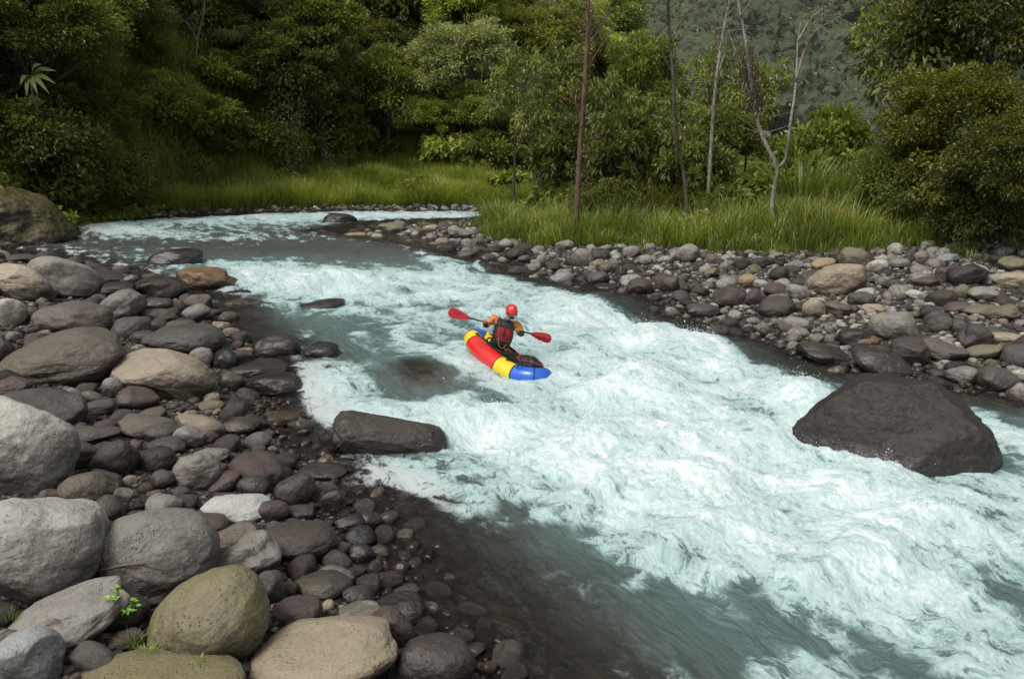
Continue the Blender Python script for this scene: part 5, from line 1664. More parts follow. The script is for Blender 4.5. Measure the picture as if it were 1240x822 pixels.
slim([(697, 252), (702, 190), (707, 120), (711, 50), (712, 0)], 34, 8.5, 5.5, 'slim straight reddish brown trunk rising from the grass, left of the others', M_BARKR,
     [([(709, 90), (725, 60), (748, 30)], 3), ([(706, 150), (690, 110), (672, 88)], 2.5), ([(711, 40), (690, 15), (670, 0)], 2.5), ([(704, 185), (722, 165), (745, 160)], 2), ([(711, 60), (735, 20), (760, -10)], 2)], 160, 61)
slim([(838, 268), (828, 210), (818, 165), (815, 90), (810, 30), (809, 0)], 33, 6, 4, 'thin grey-brown curved trunk, second of the slim trees from the left', M_BARK,
     [([(822, 190), (835, 160), (843, 148)], 2), ([(815, 90), (800, 60), (795, 30)], 2), ([(812, 50), (830, 20), (850, 0)], 2)], 110, 62)
slim([(858, 232), (861, 180), (866, 110), (874, 50), (884, 0)], 37, 6, 4, 'pale thin trunk leaning slightly right, just left of the vine-hung fork', M_BARKP,
     [([(868, 95), (880, 60), (897, 30)], 3), ([(872, 60), (860, 30), (850, 5)], 2), ([(880, 20), (900, 0), (925, -20)], 2)], 170, 63)


def deadvine(e, O, g):
    # hanging brown vine mass on the left fork
    mb = MB()
    for k in range(150):
        t = g.random()
        a = atY(903 + 14 * t + g.normal() * 5, 52 + 70 * t + g.normal() * 6, 32 + g.normal() * .12) - O
        L = g.uniform(.3, 1.1) * (1 - .4 * t)
        q = spline([a, a + np.array([g.normal() * .12, g.normal() * .1, -L * .5]), a + np.array([g.normal() * .16, g.normal() * .12, -L])], 6)
        mb.tube(q, np.linspace(.018, .006, len(q)), 4)
    mb.build('dead_vines', mat_simple('dead vines', (0.10, 0.075, 0.04), .9), e)
    n = 700
    t = g.random(n)
    C = np.array([atY(902 + 14 * a + g.normal() * 7, 60 + 75 * a + g.normal() * 8, 32 + g.normal() * .25) - O for a in t])
    V, T = leaves(C, g.normal(size=C.shape) * .5 + np.array([0, 0, -1]), g.normal(size=C.shape), g.uniform(.06, .16, n), .4)
    me = mesh_np('vine_leaves', V, T, M_DRY, False, {'shade': np.repeat(g.random(n) * .6, 4)})
    link('vine_leaves', me, e).color = (.7, .7, .5, 1)


slim([(934, 270), (937, 232), (941, 204), (926, 172), (917, 145), (909, 100), (903, 50), (893, 0)], 32, 7, 4, 'pale forked trunk with a mass of dead vines on its left arm', M_BARKP,
     [([(941, 204), (952, 192), (957, 150), (964, 100), (966, 50), (975, 0), (978, -25)], 5), ([(963, 100), (975, 60), (990, 35), (998, 32)], 3), ([(966, 50), (985, 20), (1015, 0)], 2.5), ([(909, 100), (890, 60), (880, 30)], 2), ([(896, 20), (915, -5), (930, -20)], 2)], 150, 64, deadvine)
slim([(655, 215), (640, 170), (634, 120)], 45, 3, 2, 'very thin dark stem among the leafy trees left of the reddish trunk', M_BARK, [([(640, 170), (650, 140), (665, 120)], 2)], 60, 65)
slim([(1163, 260), (1160, 180), (1163, 100), (1172, 30), (1178, -20)], 35, 13, 9, 'thick pale trunk seen through the dark trees at right', M_BARKP,
     [([(1163, 100), (1145, 60), (1130, 10)], 5), ([(1168, 60), (1195, 30), (1210, -10)], 5)], 60, 66)
slim([(236, 78), (239, 50), (246, 20), (248, 0)], 50, 3, 2, 'thin white stem of a young tree on the left slope', M_BARKP, [([(239, 50), (228, 30), (215, 20)], 2)], 80, 67)


# big-leaved plant at left
def bigleaf():
    P0 = atY(38, 92, 34.5)
    e = empty('large_leaf_plant', P0)
    g = np.random.default_rng(5)
    for k, (dx, dy) in enumerate([(30, 10), (22, 22), (8, 24), (30, -6), (-14, 12), (12, -14), (-6, 26)]):
        T = atY(38 + dx, 92 + dy, 33.2 + g.normal() * .15) - P0
        m = T * .45 + np.array([0, -.1, .16])
        c = spline([(0, 0, 0), m, T], 8)
        side = unit(np.cross(T, np.array([0.2, -1, .3])))
        V = []; n = len(c)
        for i, p in enumerate(c):
            w = .10 * math.sin(PI * min(1, (i / (n - 1)) ** .8)) + .004
            V += [p - side * w, p + np.array([0, 0, -.03]), p + side * w]
        Q = []
        for i in range(n - 1):
            b = i * 3
            Q += [(b, b + 1, b + 4, b + 3), (b + 1, b + 2, b + 5, b + 4)]
        me = mesh_np('leaf', np.array(V), np.array(Q), M_LEAF, True, {'shade': np.full(len(V), .45)})
        o = link('leaf', me, e); o.color = (.4, .5, .48, 1)
    mb = MB(); mb.tube(spline([(0, 0, 0), (-.1, .1, -.6), (-.1, .4, -1.6)], 8), [.04] * 9 if False else .04, 6)
    mb.build('stem', M_BARK, e)
    tag(e, 'plant with long broad glossy leaves at the left edge of the jungle', 'plant')


bigleaf()

# mossy cliff rock at the far left water line
P = atY(22, 268, 35.5)
V, Fc = ICO[7]
S = rock_shape(V, 909, .9, 2.5) * np.array([2.4, 2.2, 2.1])
me = mesh_np('mossy_cliff', S, Fc, M_ROCK)
o = link('mossy_cliff', me, loc=(P[0] - .3, P[1], 0.55)); o.color = (.045, .04, .02, 1)
o['moss'] = .8; o['wet'] = 0.25; o['streak'] = .8
tag(o, 'mossy yellow-green rock face at the water on the far left', 'cliff')


# ------------------------------------------------------------------ far hills
def hill(name, x0, x1, y0, y1, nx, ny, fz, mat, lmat, nleaf, lsize, ncr, crx, cry, label, seed, cell=.16, amp=2.6):
    X, Y = np.meshgrid(np.linspace(x0, x1, nx), np.linspace(y0, y1, ny), indexing='ij')
    x, y = X.ravel(), Y.ravel()

    def hz(x, y):
        b = np.maximum(0, 1 - 2.2 * np.abs(pn2(x * cell, y * cell, seed))) ** .5
        b2 = np.maximum(0, 1 - 2.2 * np.abs(pn2(x * cell * 2.1, y * cell * 2.1, seed + 1))) ** .5
        return fz(x, y) + amp * b + amp * .45 * b2
    z = hz(x, y)
    i = np.arange(nx - 1)[:, None] * ny + np.arange(ny - 1)[None]
    Q = np.stack([i, i + ny, i + ny + 1, i + 1], -1).reshape(-1, 4)
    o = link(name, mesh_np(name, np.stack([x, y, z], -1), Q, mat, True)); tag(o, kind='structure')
    # canopy: crown shells, each with its own leaves
    g = np.random.default_rng(seed)
    B0, F0 = ICO[4]
    VV = []; FF = []; SH = []; LV = []; LT = []; LS = []; nn = 0; ln = 0
    shapes = [B0 * (1 + .30 * pn3(B0 * 1.6 + k * 9, k) + .18 * pn3(B0 * 3.6 + k * 5, k + 1) + .10 * pn3(B0 * 8 + k, k + 2))[:, None] * np.array([1, 1, .8]) for k in range(8)]
    xs = g.uniform(*crx, ncr); ys = cry[0] + (cry[1] - cry[0]) * g.random(ncr) ** 1.2
    zs = fz(xs, ys)
    px, py, dd = project(np.stack([xs, ys, zs], -1))
    ok = (px > 560) & (px < 1400) & (py > -140)
    for k in np.where(ok)[0]:
        r = g.uniform(.55, 1.25) * lsize
        S = shapes[g.integers(8)]
        a = g.uniform(0, 6.28); ca, sa = math.cos(a), math.sin(a)
        S = np.stack([S[:, 0] * ca - S[:, 1] * sa, S[:, 0] * sa + S[:, 1] * ca, S[:, 2] * g.uniform(.8, 1.3)], -1)
        c = np.array([xs[k], ys[k], zs[k] + r * .5])
        tone = g.normal() * .2 + 1.1 * pn2(np.array([xs[k] * .025]), np.array([ys[k] * .02]), seed + 8)[0]
        VV.append(S * r + c); FF.append(F0 + nn); nn += len(S)
        q = g.integers(0, len(S), nleaf)
        P = S[q] * r * g.uniform(.97, 1.06, (nleaf, 1)) + c
        nrm_ = unit(S[q])
        D = g.normal(size=P.shape) + np.array([0, -.2, -.4]); Nn = nrm_ + g.normal(size=P.shape) * .35
        V, T = leaves(P, D, Nn, lsize * .13 * g.uniform(.6, 1.4, nleaf), .7, .02)
        LV.append(V); LT.append(T + ln); ln += len(V)
        LS.append(np.repeat(np.clip(.30 + tone + .42 * nrm_[:, 2] + .10 * g.normal(size=nleaf), 0, 1), 4))  # upward-facing leaves toned lighter: light from above painted into the crowns
        SH.append(1)
    V = np.concatenate(VV + LV); T = np.concatenate(FF + [t + nn for t in LT])
    mi = np.concatenate([np.zeros(sum(len(f) for f in FF), int), np.ones(sum(len(t) for t in LT), int)])
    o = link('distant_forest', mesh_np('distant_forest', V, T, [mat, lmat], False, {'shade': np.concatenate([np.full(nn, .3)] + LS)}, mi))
    tag(o, label, 'forest', kind='stuff')


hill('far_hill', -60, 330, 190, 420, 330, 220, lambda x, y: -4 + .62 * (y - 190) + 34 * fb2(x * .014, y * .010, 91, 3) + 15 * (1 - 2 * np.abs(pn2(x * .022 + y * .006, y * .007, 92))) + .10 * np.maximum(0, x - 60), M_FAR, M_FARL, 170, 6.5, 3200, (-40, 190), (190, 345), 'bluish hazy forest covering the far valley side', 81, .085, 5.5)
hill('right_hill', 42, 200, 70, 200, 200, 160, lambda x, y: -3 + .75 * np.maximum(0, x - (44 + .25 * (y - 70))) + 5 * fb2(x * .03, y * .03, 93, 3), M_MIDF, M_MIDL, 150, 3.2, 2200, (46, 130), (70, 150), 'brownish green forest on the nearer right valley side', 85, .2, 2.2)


# ------------------------------------------------------------------ small plants and the twig among the near boulders
dg_ = bpy.context.evaluated_depsgraph_get()


def cast(px, py):
    d = Vector(ray(px, py)).normalized()
    dg = bpy.context.evaluated_depsgraph_get()
    r = sc.ray_cast(dg, Vector((0, 0, H)) + d * .3, d)
    return np.array(r[1]) if r[0] else hit(px, py)


bpy.context.view_layer.update()


def weed(px, py, h, n, label, seed, leaf=.05, broad=True):
    g = np.random.default_rng(seed)
    P0 = cast(px, py)
    e = empty('small_weed' if broad else 'grass_tuft', P0)
    if broad:
        mb = MB(); LP = []; LD = []
        for k in range(n):
            a = g.uniform(0, 6.28); t = np.array([math.cos(a) * h * .5, math.sin(a) * h * .5, h * g.uniform(.5, 1)])
            q = spline([(0, 0, -.05), t * .5 + np.array([0, 0, .02]), t], 6); mb.tube(q, .0022, 4)
            for j in range(4):
                LP.append(q[-1 - j % 3]); LD.append(np.array([math.cos(a + j * 1.6), math.sin(a + j * 1.6), .15]))
        mb.build('stems', M_GRASS, e)
        V, T = leaves(np.array(LP), np.array(LD), np.array(LP) * 0 + np.array([0, -.3, 1.0]) + g.normal(size=(len(LP), 3)) * .2, leaf * g.uniform(.7, 1.2, len(LP)), .62, .05)
        o = link('leaves', mesh_np('leaves', V, T, M_GRASS, False, {'shade': np.repeat(g.uniform(.5, .8, len(LP)), 4)}), e)
        o.color = (1.5, 2.2, 1.2, 1)
    else:
        P, L = tufts(np.zeros(1), np.zeros(1), np.zeros(1), n, .07, g)
        o = blades('blades', P, g.uniform(.5, 1, n) * h, g.uniform(.003, .006, n), L, seed, None, (1.4, 1.7, .9), .6)
        for k in ('category', 'kind', 'label'):
            if k in o: del o[k]
        o.parent = e
    tag(e, label, 'plant' if broad else 'grass tuft')


weed(158, 748, .14, 7, 'small bright green weed between the olive and greenish grey boulders', 71, .055)
weed(140, 728, .10, 5, 'tiny weed sprouting just above the bright one', 72, .04)
weed(176, 790, .12, 90, 'grass tuft growing on the mossy boulder, bottom left', 73, broad=False)
weed(160, 778, .16, 60, 'grass tuft left of the tuft on the mossy boulder', 74, broad=False)
weed(240, 800, .09, 60, 'low grass tuft at the foot of the olive lichen boulder', 75, broad=False)
weed(10, 745, .12, 50, 'grass tuft under the giant pale boulder at the left edge', 76, broad=False)

pa, pb, pc, pd = [cast(*p) for p in ((124, 690), (150, 684), (172, 682), (206, 689))]
cd = np.array([0, 0, H])


def tow(p, m=.018): return p + unit(cd - p) * m


e = empty('twig', tow(pc))
mb = MB(); O_ = tow(pc)
mb.tube(spline([tow(pa) - O_, tow(pb) - O_, np.zeros(3), np.array([.012, 0, .004])], 14), np.linspace(.007, .013, 16)[:len(spline([tow(pa) - O_, tow(pb) - O_, np.zeros(3), np.array([.012, 0, .004])], 14))], 8)
mb.tube(spline([np.array([0, 0, -.006]), (tow(pd, .012) - O_) * .5 + np.array([0, 0, -.02]), tow(pd, .012) - O_], 8), np.linspace(.006, .002, len(spline([(0, 0, 0), (1, 0, 0), (2, 0, 0)], 8))), 6)
t = mb.build('twig', mat_simple('old wood', (.2, .14, .09), .8, noise_s=30, bump=.5), None)
t.location = O_
tag(t, 'dry brown twig lying against the big round grey-brown boulder', 'twig')
bpy.data.objects.remove(e)
t.name = 'twig'

# ------------------------------------------------------------------ packraft
RC = atY(612, 438, 15.55)
HD = math.radians(-50)       # heading of the bow in the ground plane
raft = empty('packraft', RC)
Rm = (Matrix.Rotation(HD, 3, 'Z') @ Matrix.Rotation(math.radians(16), 3, 'Y') @ Matrix.Rotation(math.radians(-13), 3, 'X'))
raft.rotation_euler = Rm.to_euler()
RMN = np.array(Rm)
tag(raft, 'inflatable packraft in red, yellow and blue, sliding down the white rapid', 'raft')


def plastic(name, col, rough=.28):
    return mat_simple(name, col, rough, noise_s=6, amt=.08, coat=.35, bump=.08, bs=9)


C_BLUE = plastic('blue tube', (0.02, 0.12, 0.55)); C_YEL = plastic('yellow tube', (0.85, 0.58, 0.02)); C_RED = plastic('red tube', (0.72, 0.02, 0.015))
C_BLK = mat_simple('black coated cloth', (0.018, 0.018, 0.02), .38, noise_s=8, amt=.3, bump=.5, bs=14)
C_WEB = mat_simple('black webbing', (0.012, 0.012, 0.013), .7)
HL, HW, TRr = 1.02, 0.30, 0.188


def cpath(t):
    """closed centre line of the tube, t in 0..1 from the bow clockwise"""
    a = 2 * PI * t
    c, s = math.cos(a), math.sin(a)
    x = HL * math.copysign(abs(c) ** 0.62, c)
    y = -HW * math.copysign(abs(s) ** 0.75, s) * (1 - 0.10 * abs(x) ** 2)
    z = 0.17 * max(0, (x - .25) / .75) ** 2 * 1.0 + 0.05 * max(0, (-x - .4) / .6) ** 2
    return np.array([x, y, z])


# resample evenly
tt = np.linspace(0, 1, 1200, endpoint=False)
cp = np.array([cpath(t) for t in tt])
seg = np.linalg.norm(np.roll(cp, -1, 0) - cp, axis=1); cum = np.concatenate([[0], np.cumsum(seg)])
NL = 150
ss = np.linspace(0, cum[-1], NL, endpoint=False)
idx = np.clip(np.searchsorted(cum, ss, 'right') - 1, 0, 1199)
CP = cp[idx] + (np.roll(cp, -1, 0)[idx] - cp[idx]) * ((ss - cum[idx]) / seg[idx])[:, None]
for _ in range(6):
    CP = (np.roll(CP, 1, 0) + 2 * CP + np.roll(CP, -1, 0)) / 4


def ring(k, r, ns=28, pinch=0.0):
    T = unit(CP[(k + 1) % NL] - CP[k - 1])
    S = unit(np.cross(T, [0, 0, 1])); U = np.cross(S, T)
    return np.array([CP[k] + r * (math.cos(2 * PI * j / ns) * S + math.sin(2 * PI * j / ns) * U) for j in range(ns)])


ns = 28
BR_ = [(-9, -.97), (-.97, -.76), (-.76, .16), (.16, .60), (.60, 9)]


def sect(x):
    for i, (a, b) in enumerate(BR_):
        if a <= x < b: return i
    return 4


rr = []
for k in range(NL):
    x = CP[k][0]
    d = min(abs(x - b) for b in (-.97, -.76, .16, .60))
    rr.append(TRr * (1 + .05 * max(0, abs(x) - .6)) * (1 - 0.035 * math.exp(-(d / .018) ** 2)))
Vt = np.concatenate([ring(k, rr[k]) for k in range(NL)])
secs = {0: [], 1: [], 2: [], 3: [], 4: []}
Q = []; mi = []
for k in range(NL):
    k2 = (k + 1) % NL
    m = sect((CP[k][0] + CP[k2][0]) / 2)
    for j in range(ns):
        Q.append((k * ns + j, k * ns + (j + 1) % ns, k2 * ns + (j + 1) % ns, k2 * ns + j)); mi.append({0: 0, 1: 1, 2: 2, 3: 1, 4: 0}[m])
me = mesh_np('tube', Vt, np.array(Q), [C_BLUE, C_YEL, C_RED], True, None, mi)
tub = link('inflatable_tube', me, raft)
# seam strips where the colours meet
for xb in (-.97, -.76, .16, .60):
    for sgn in (1, -1):
        k = min((k for k in range(NL) if CP[k][1] * sgn > 0), key=lambda k: abs(CP[k][0] - xb))
        kk = [(k - 1) % NL, k, (k + 1) % NL]
        T = unit(CP[(k + 1) % NL] - CP[k - 1]); S = unit(np.cross(T, [0, 0, 1])); U = np.cross(S, T)
        rows = []
        f = (xb - CP[k][0]) / (T[0] if abs(T[0]) > .1 else .1)
        c0 = CP[k] + T * np.clip(f, -.03, .03)
        for w_, e_ in ((-.014, .000), (-.012, .004), (.012, .004), (.014, .000)):
            rows.append(np.array([c0 + T * w_ + (rr[k] + e_) * (math.cos(2 * PI * j / ns) * S + math.sin(2 * PI * j / ns) * U) for j in range(ns)]))
        V = np.concatenate(rows)
        Qs = [(a * ns + j, a * ns + (j + 1) % ns, (a + 1) * ns + (j + 1) % ns, (a + 1) * ns + j) for a in range(3) for j in range(ns)]
        link('seam_strip', mesh_np('seam_strip', V, np.array(Qs), C_WEB), raft)
# floor
n = 40
inn = np.array([CP[int(i * NL / n)] for i in range(n)])
V = np.concatenate([inn * np.array([.98, .98, 1]) - np.array([0, 0, .10]), [[0, 0, -.1]]])
link('floor', mesh_np('floor', V, np.array([(i, (i + 1) % n, n) for i in range(n)]), C_BLK), raft)


# black deck / spray skirt: sheet between the tubes with wrinkles and cockpit rim
def deck():
    nu, nv = 60, 26
    V = []
    for i in range(nu):
        u = -0.98 + 1.80 * i / (nu - 1)
        # half width reaching the crest of the tubes
        ks = [k for k in range(NL) if CP[k][1] > 0]
        k = min(ks, key=lambda k: abs(CP[k][0] - u)); hw = CP[k][1]; zc = CP[k][2]
        for j in range(nv):
            v = -1 + 2 * j / (nv - 1)
            y = v * (hw + .03)
            d = math.hypot((u + .22) / .34, y / .26)
            z = zc + .150 - .05 * (1 - v * v) * 1.0
            z += .06 * math.exp(-((d - 1.0) / .22) ** 2) * (1 - abs(v) ** 6)   # coaming bulge
            z += .07 * max(0, 1 - d) * (1)
            z += .014 * math.sin(u * 31 + v * 5) * (1 - v * v) + .01 * math.sin(u * 13 - v * 17) * (1 - v * v)
            V.append((u, y, z))
    i = np.arange(nu - 1)[:, None] * nv + np.arange(nv - 1)[None]
    Q = np.stack([i, i + nv, i + nv + 1, i + 1], -1).reshape(-1, 4)
    d = link('spray_deck', mesh_np('spray_deck', np.array(V), Q, C_BLK), raft)
    mb = MB()
    pts = [(-.22 + .40 * math.cos(a), .27 * math.sin(a), .205 + .03 * math.cos(a) ** 2) for a in np.linspace(0, 2 * PI, 41)]
    mb.tube(pts, .018, 8, cap=False)
    mb.build('cockpit_rim', C_WEB, d)


deck()
# strap patches and grab loops
for (x, s_) in ((.34, -1), (-.82, -1), (.34, 1), (-.82, 1)):
    k = min((k for k in range(NL) if CP[k][1] * s_ > 0), key=lambda k: abs(CP[k][0] - x))
    T = unit(CP[(k + 1) % NL] - CP[k - 1]); S = unit(np.cross(T, [0, 0, 1])); U = np.cross(S, T)
    V = []
    nn = 7
    for a in range(nn):
        for b in range(nn):
            ta = (a / (nn - 1) - .5) * 1.0; tb = (b / (nn - 1) - .5)
            tri = 1 - .75 * (a / (nn - 1))
            an = PI / 2 + s_ * 0 + ta * .55
            V.append(CP[k] + T * tb * .16 * tri + (rr[k] + .005) * (math.cos(an) * S + math.sin(an) * U))
    Qs = [(a * nn + b, a * nn + b + 1, (a + 1) * nn + b + 1, (a + 1) * nn + b) for a in range(nn - 1) for b in range(nn - 1)]
    link('strap_patch', mesh_np('strap_patch', np.array(V), np.array(Qs), C_WEB), raft)
mb = MB()
tipb = max(CP, key=lambda c: c[0])
mb.tube(spline([tipb + np.array([.11, -.06, .11]), tipb + np.array([.17, 0, .11]), tipb + np.array([.11, .06, .11])], 10), .009, 6)
mb.build('grab_loop', C_WEB, raft)
# band round the blue bow
k = 0
mbb = []
T = np.array([.55, 0, .25]); 
for k0 in (5, NL - 5):
    T = unit(CP[(k0 + 1) % NL] - CP[k0 - 1]); S = unit(np.cross(T, [0, 0, 1])); U = np.cross(S, T)
    rows = [np.array([CP[k0] + T * w_ + (rr[k0] + e_) * (math.cos(2 * PI * j / ns) * S + math.sin(2 * PI * j / ns) * U) for j in range(ns)]) for w_, e_ in ((-.012, 0), (-.009, .005), (.009, .005), (.012, 0))]
    Qs = [(a * ns + j, a * ns + (j + 1) % ns, (a + 1) * ns + (j + 1) % ns, (a + 1) * ns + j) for a in range(3) for j in range(ns)]
    link('bow_band', mesh_np('bow_band', np.concatenate(rows), np.array(Qs), C_WEB), raft)
mb = MB()
mb.tube(spline([(.62, -.28, .36), (.80, -.16, .40), (.98, -.02, .42), (1.0, .1, .42), (.85, .22, .42)], 16), .006, 5)
mb.build('red_cord', mat_simple('red cord', (.5, .02, .05), .6), raft)
mb = MB()
mb.tube(spline([(.70, -.27, .33), (.72, -.37, .31), (.73, -.44, .22)], 8), .014, 6)
mb.build('side_strap', C_WEB, raft)


def bag():
    V, Fc = ICO[6]
    P = V * np.array([.26, .22, .12])
    nz = pn3(V * 2.6 + 3, 5) * .18 + .10 * (1 - np.abs(pn3(V * 5 + 1, 6)) * 2)
    P = P * (1 + nz)[:, None]
    P += np.array([.62, .02, .285])
    o = link('dry_bag', mesh_np('dry_bag', P @ RMN.T, Fc, C_BLK), loc=RC)
    tag(o, 'crumpled black dry bag strapped on the bow of the packraft', 'bag')


bag()

# ------------------------------------------------------------------ paddler
EN_ = np.array


def wpt(px, py, Y):
    return atY(px, py, Y)


YP = 15.75
M_SKIN = mat_simple('skin', (0.36, 0.18, 0.115), .5, noise_s=20, amt=.12)
M_ORG = mat_simple('orange drysuit', (0.55, 0.20, 0.02), .55, noise_s=12, amt=.25, bump=.6, bs=22)
M_NAVY = mat_simple('dark drysuit', (0.020, 0.020, 0.028), .55, noise_s=10, amt=.3, bump=.5, bs=20)
M_VRED = mat_simple('red life vest', (0.30, 0.012, 0.022), .6, noise_s=10, amt=.25, bump=.4, bs=20)
M_HEL = mat_simple('red helmet shell', (0.75, 0.015, 0.02), .2, coat=.6)


def skin_mesh(name, verts, edges, radii, mat_list, sub=2, root=0):
    me = bpy.data.meshes.new(name)
    me.from_pydata([tuple(v) for v in verts], edges, [])
    o = bpy.data.objects.new(name, me); COL.objects.link(o)
    m = o.modifiers.new('skin', 'SKIN'); m.use_smooth_shade = True; m.use_x_symmetry = False
    sv = me.skin_vertices[0].data
    for i, r in enumerate(radii):
        sv[i].radius = (r, r) if not isinstance(r, tuple) else r
        sv[i].use_root = (i == root)
    s = o.modifiers.new('sub', 'SUBSURF'); s.levels = sub; s.render_levels = sub
    bpy.context.view_layer.update()
    dg = bpy.context.evaluated_depsgraph_get()
    m2 = bpy.data.meshes.new_from_object(o.evaluated_get(dg))
    bpy.data.objects.remove(o)
    for m_ in mat_list: m2.materials.append(m_)
    for p in m2.polygons: p.use_smooth = True
    m2.name = name
    return m2


# joints in world space
hip = RC + RMN @ EN_([-.27, 0, .06])
J = {
    'hip': hip, 'waist': None,
    'neck': wpt(612.8, 388, YP - .04), 'head': wpt(619.6, 378.0, YP - .14),
    'shR': wpt(598.0, 384.5, YP - .02), 'shL': wpt(627.0, 392.5, YP + .02),
    'elR': wpt(588.5, 394.5, YP - .12), 'haR': wpt(586, 390.2, YP - .36),
    'elL': wpt(632.5, 405.5, YP - .14), 'haL': wpt(625.5, 401.2, YP - .38),
}
chest = (J['shR'] + J['shL']) / 2 * .55 + hip * .45
J['chest'] = (J['shR'] + J['shL']) / 2 * .8 + hip * .2
J['waist'] = (J['shR'] + J['shL']) / 2 * .38 + hip * .62
upT = unit(J['neck'] - hip)
base_neck = J['neck'] - upT * .05
kneeL = RC + RMN @ EN_([.24, .12, .02]); kneeR = RC + RMN @ EN_([.24, -.12, .02])
footL = RC + RMN @ EN_([.62, .10, -.02]); footR = RC + RMN @ EN_([.62, -.10, -.02])
hL = RC + RMN @ EN_([-.22, .09, .0]); hR = RC + RMN @ EN_([-.22, -.09, .0])


def wr(a, b, t): return a * (1 - t) + b * t


wristR = wr(J['haR'], J['elR'], .28); wristL = wr(J['haL'], J['elL'], .28)
bv = [J['hip'], J['waist'], wr(J['waist'], J['chest'], .5), J['chest'], base_neck, wr(base_neck, J['head'], .5),
      wr(J['chest'], J['shR'], .75), J['shR'], wr(J['shR'], J['elR'], .5), J['elR'], wr(J['elR'], wristR, .5), wristR,
      wr(J['chest'], J['shL'], .75), J['shL'], wr(J['shL'], J['elL'], .5), J['elL'], wr(J['elL'], wristL, .5), wristL,
      hL, kneeL, footL, hR, kneeR, footR]
be = [(0, 1), (1, 2), (2, 3), (3, 4), (4, 5), (3, 6), (6, 7), (7, 8), (8, 9), (9, 10), (10, 11), (3, 12), (12, 13), (13, 14), (14, 15), (15, 16), (16, 17), (0, 18), (18, 19), (19, 20), (0, 21), (21, 22), (22, 23)]
br = [(.16, .13), (.17, .14), (.18, .14), (.18, .14), .09, .07, .10, .092, .076, .066, .058, .044, .10, .092, .076, .066, .058, .044, .075, .055, .04, .075, .055, .04]
person = empty('person', tuple(hip))
tag(person, 'paddler in red helmet, orange and dark suit and red vest, leaning over a red paddle', 'person')
me = skin_mesh('body', [v - hip for v in bv], be, br, [M_NAVY, M_ORG, M_SKIN], 2)
# colour the upper sleeves orange, keep the rest dark
pc_ = np.array([p.center[:] for p in me.polygons]) + hip


def dseg(P, a, b):
    t = np.clip(((P - a) @ (b - a)) / ((b - a) @ (b - a)), 0, 1)
    return np.linalg.norm(P - a - t[:, None] * (b - a), axis=1)


mi = np.zeros(len(pc_), int)
for s_ in ('R', 'L'):
    a, b = J['sh' + s_], J['el' + s_]
    t = ((pc_ - a) @ (b - a)) / ((b - a) @ (b - a))
    mi[(dseg(pc_, a, wr(a, b, .85)) < .125) & (t < .95)] = 1
mi[np.linalg.norm(pc_ - wr(base_neck, J['head'], .5), axis=1) < .05] = 2
me.polygons.foreach_set('material_index', mi.astype(np.int32))
body = link('body', me, person)


# paddle between the hands
pL0 = wpt(542.5, 378.5, YP - .55); pR0 = wpt(668, 410.5, YP - .62)
padC = (pL0 + pR0) / 2
ax = unit(pR0 - pL0)
# put the hands exactly on the shaft


def on_shaft(p):
    return pL0 + ax * float((p - pL0) @ ax)


def hand(center, wrist, side, up):
    """palm and five fingers closed round the shaft; one continuous skinned surface"""
    fwd = unit(center - wrist)
    sh_ = ax
    nrm = unit(np.cross(sh_, fwd))
    if nrm[2] < 0: nrm = -nrm
    v = []; e_ = []; r = []
    def addv(p, rad, par=None):
        v.append(p); r.append(rad)
        if par is not None: e_.append((par, len(v) - 1))
        return len(v) - 1
    w0 = addv(wrist, .028)
    p1 = addv(center - fwd * .045 + nrm * .024, (.036, .020), w0)
    p2 = addv(center + nrm * .030 - fwd * .005, (.040, .016), p1)
    meshes = [(v, e_, r)]
    out = skin_mesh('palm', [q - hip for q in v], e_, r, [M_SKIN], 2)
    parts = [out]
    for i, (o_, ln) in enumerate(((-.033, .9), (-.011, 1.0), (.011, .96), (.032, .8))):
        b0 = center + sh_ * o_ + nrm * .026 - fwd * .012
        ang = [0, 55, 115, 175]
        pts = [b0]
        rad = .026
        for an in ang[1:]:
            a = math.radians(90 - an)
            pts.append(center + sh_ * o_ + (nrm * math.sin(a) + fwd * math.cos(a)) * rad * (1.0 + .1 * (ln - .9)))
        parts.append(skin_mesh('finger', [q - hip for q in pts], [(0, 1), (1, 2), (2, 3)], [.0095, .009, .0085, .007], [M_SKIN], 2))
    s = -1 if side == 'R' else 1
    t0 = center - fwd * .03 + sh_ * s * (-.03) + nrm * .01
    pts = [t0, center - fwd * .026 - nrm * .008 - sh_ * s * .02, center - fwd * .008 - nrm * .026 - sh_ * s * .012, center + fwd * .012 - nrm * .026 - sh_ * s * .008]
    parts.append(skin_mesh('thumb', [q - hip for q in pts], [(0, 1), (1, 2), (2, 3)], [.013, .012, .0105, .008], [M_SKIN], 2))
    bm = bmesh.new()
    for p in parts: bm.from_mesh(p)
    mm = bpy.data.meshes.new('hand'); bm.to_mesh(mm); bm.free(); mm.materials.append(M_SKIN)
    for p in mm.polygons: p.use_smooth = True
    return link('hand', mm, person)


cR, cL = on_shaft(J['haR']), on_shaft(J['haL'])
hand(cR, wristR, 'R', 1); hand(cL, wristL, 'L', 1)
# cuffs
for s_, (a, b) in {'R': (wristR, J['elR']), 'L': (wristL, J['elL'])}.items():
    mb = MB(); mb.tube([wr(a, b, -.02) - hip, wr(a, b, .12) - hip, wr(a, b, .2) - hip], [.040, .045, .043], 12)
    mb.build('cuff', M_NAVY, person)

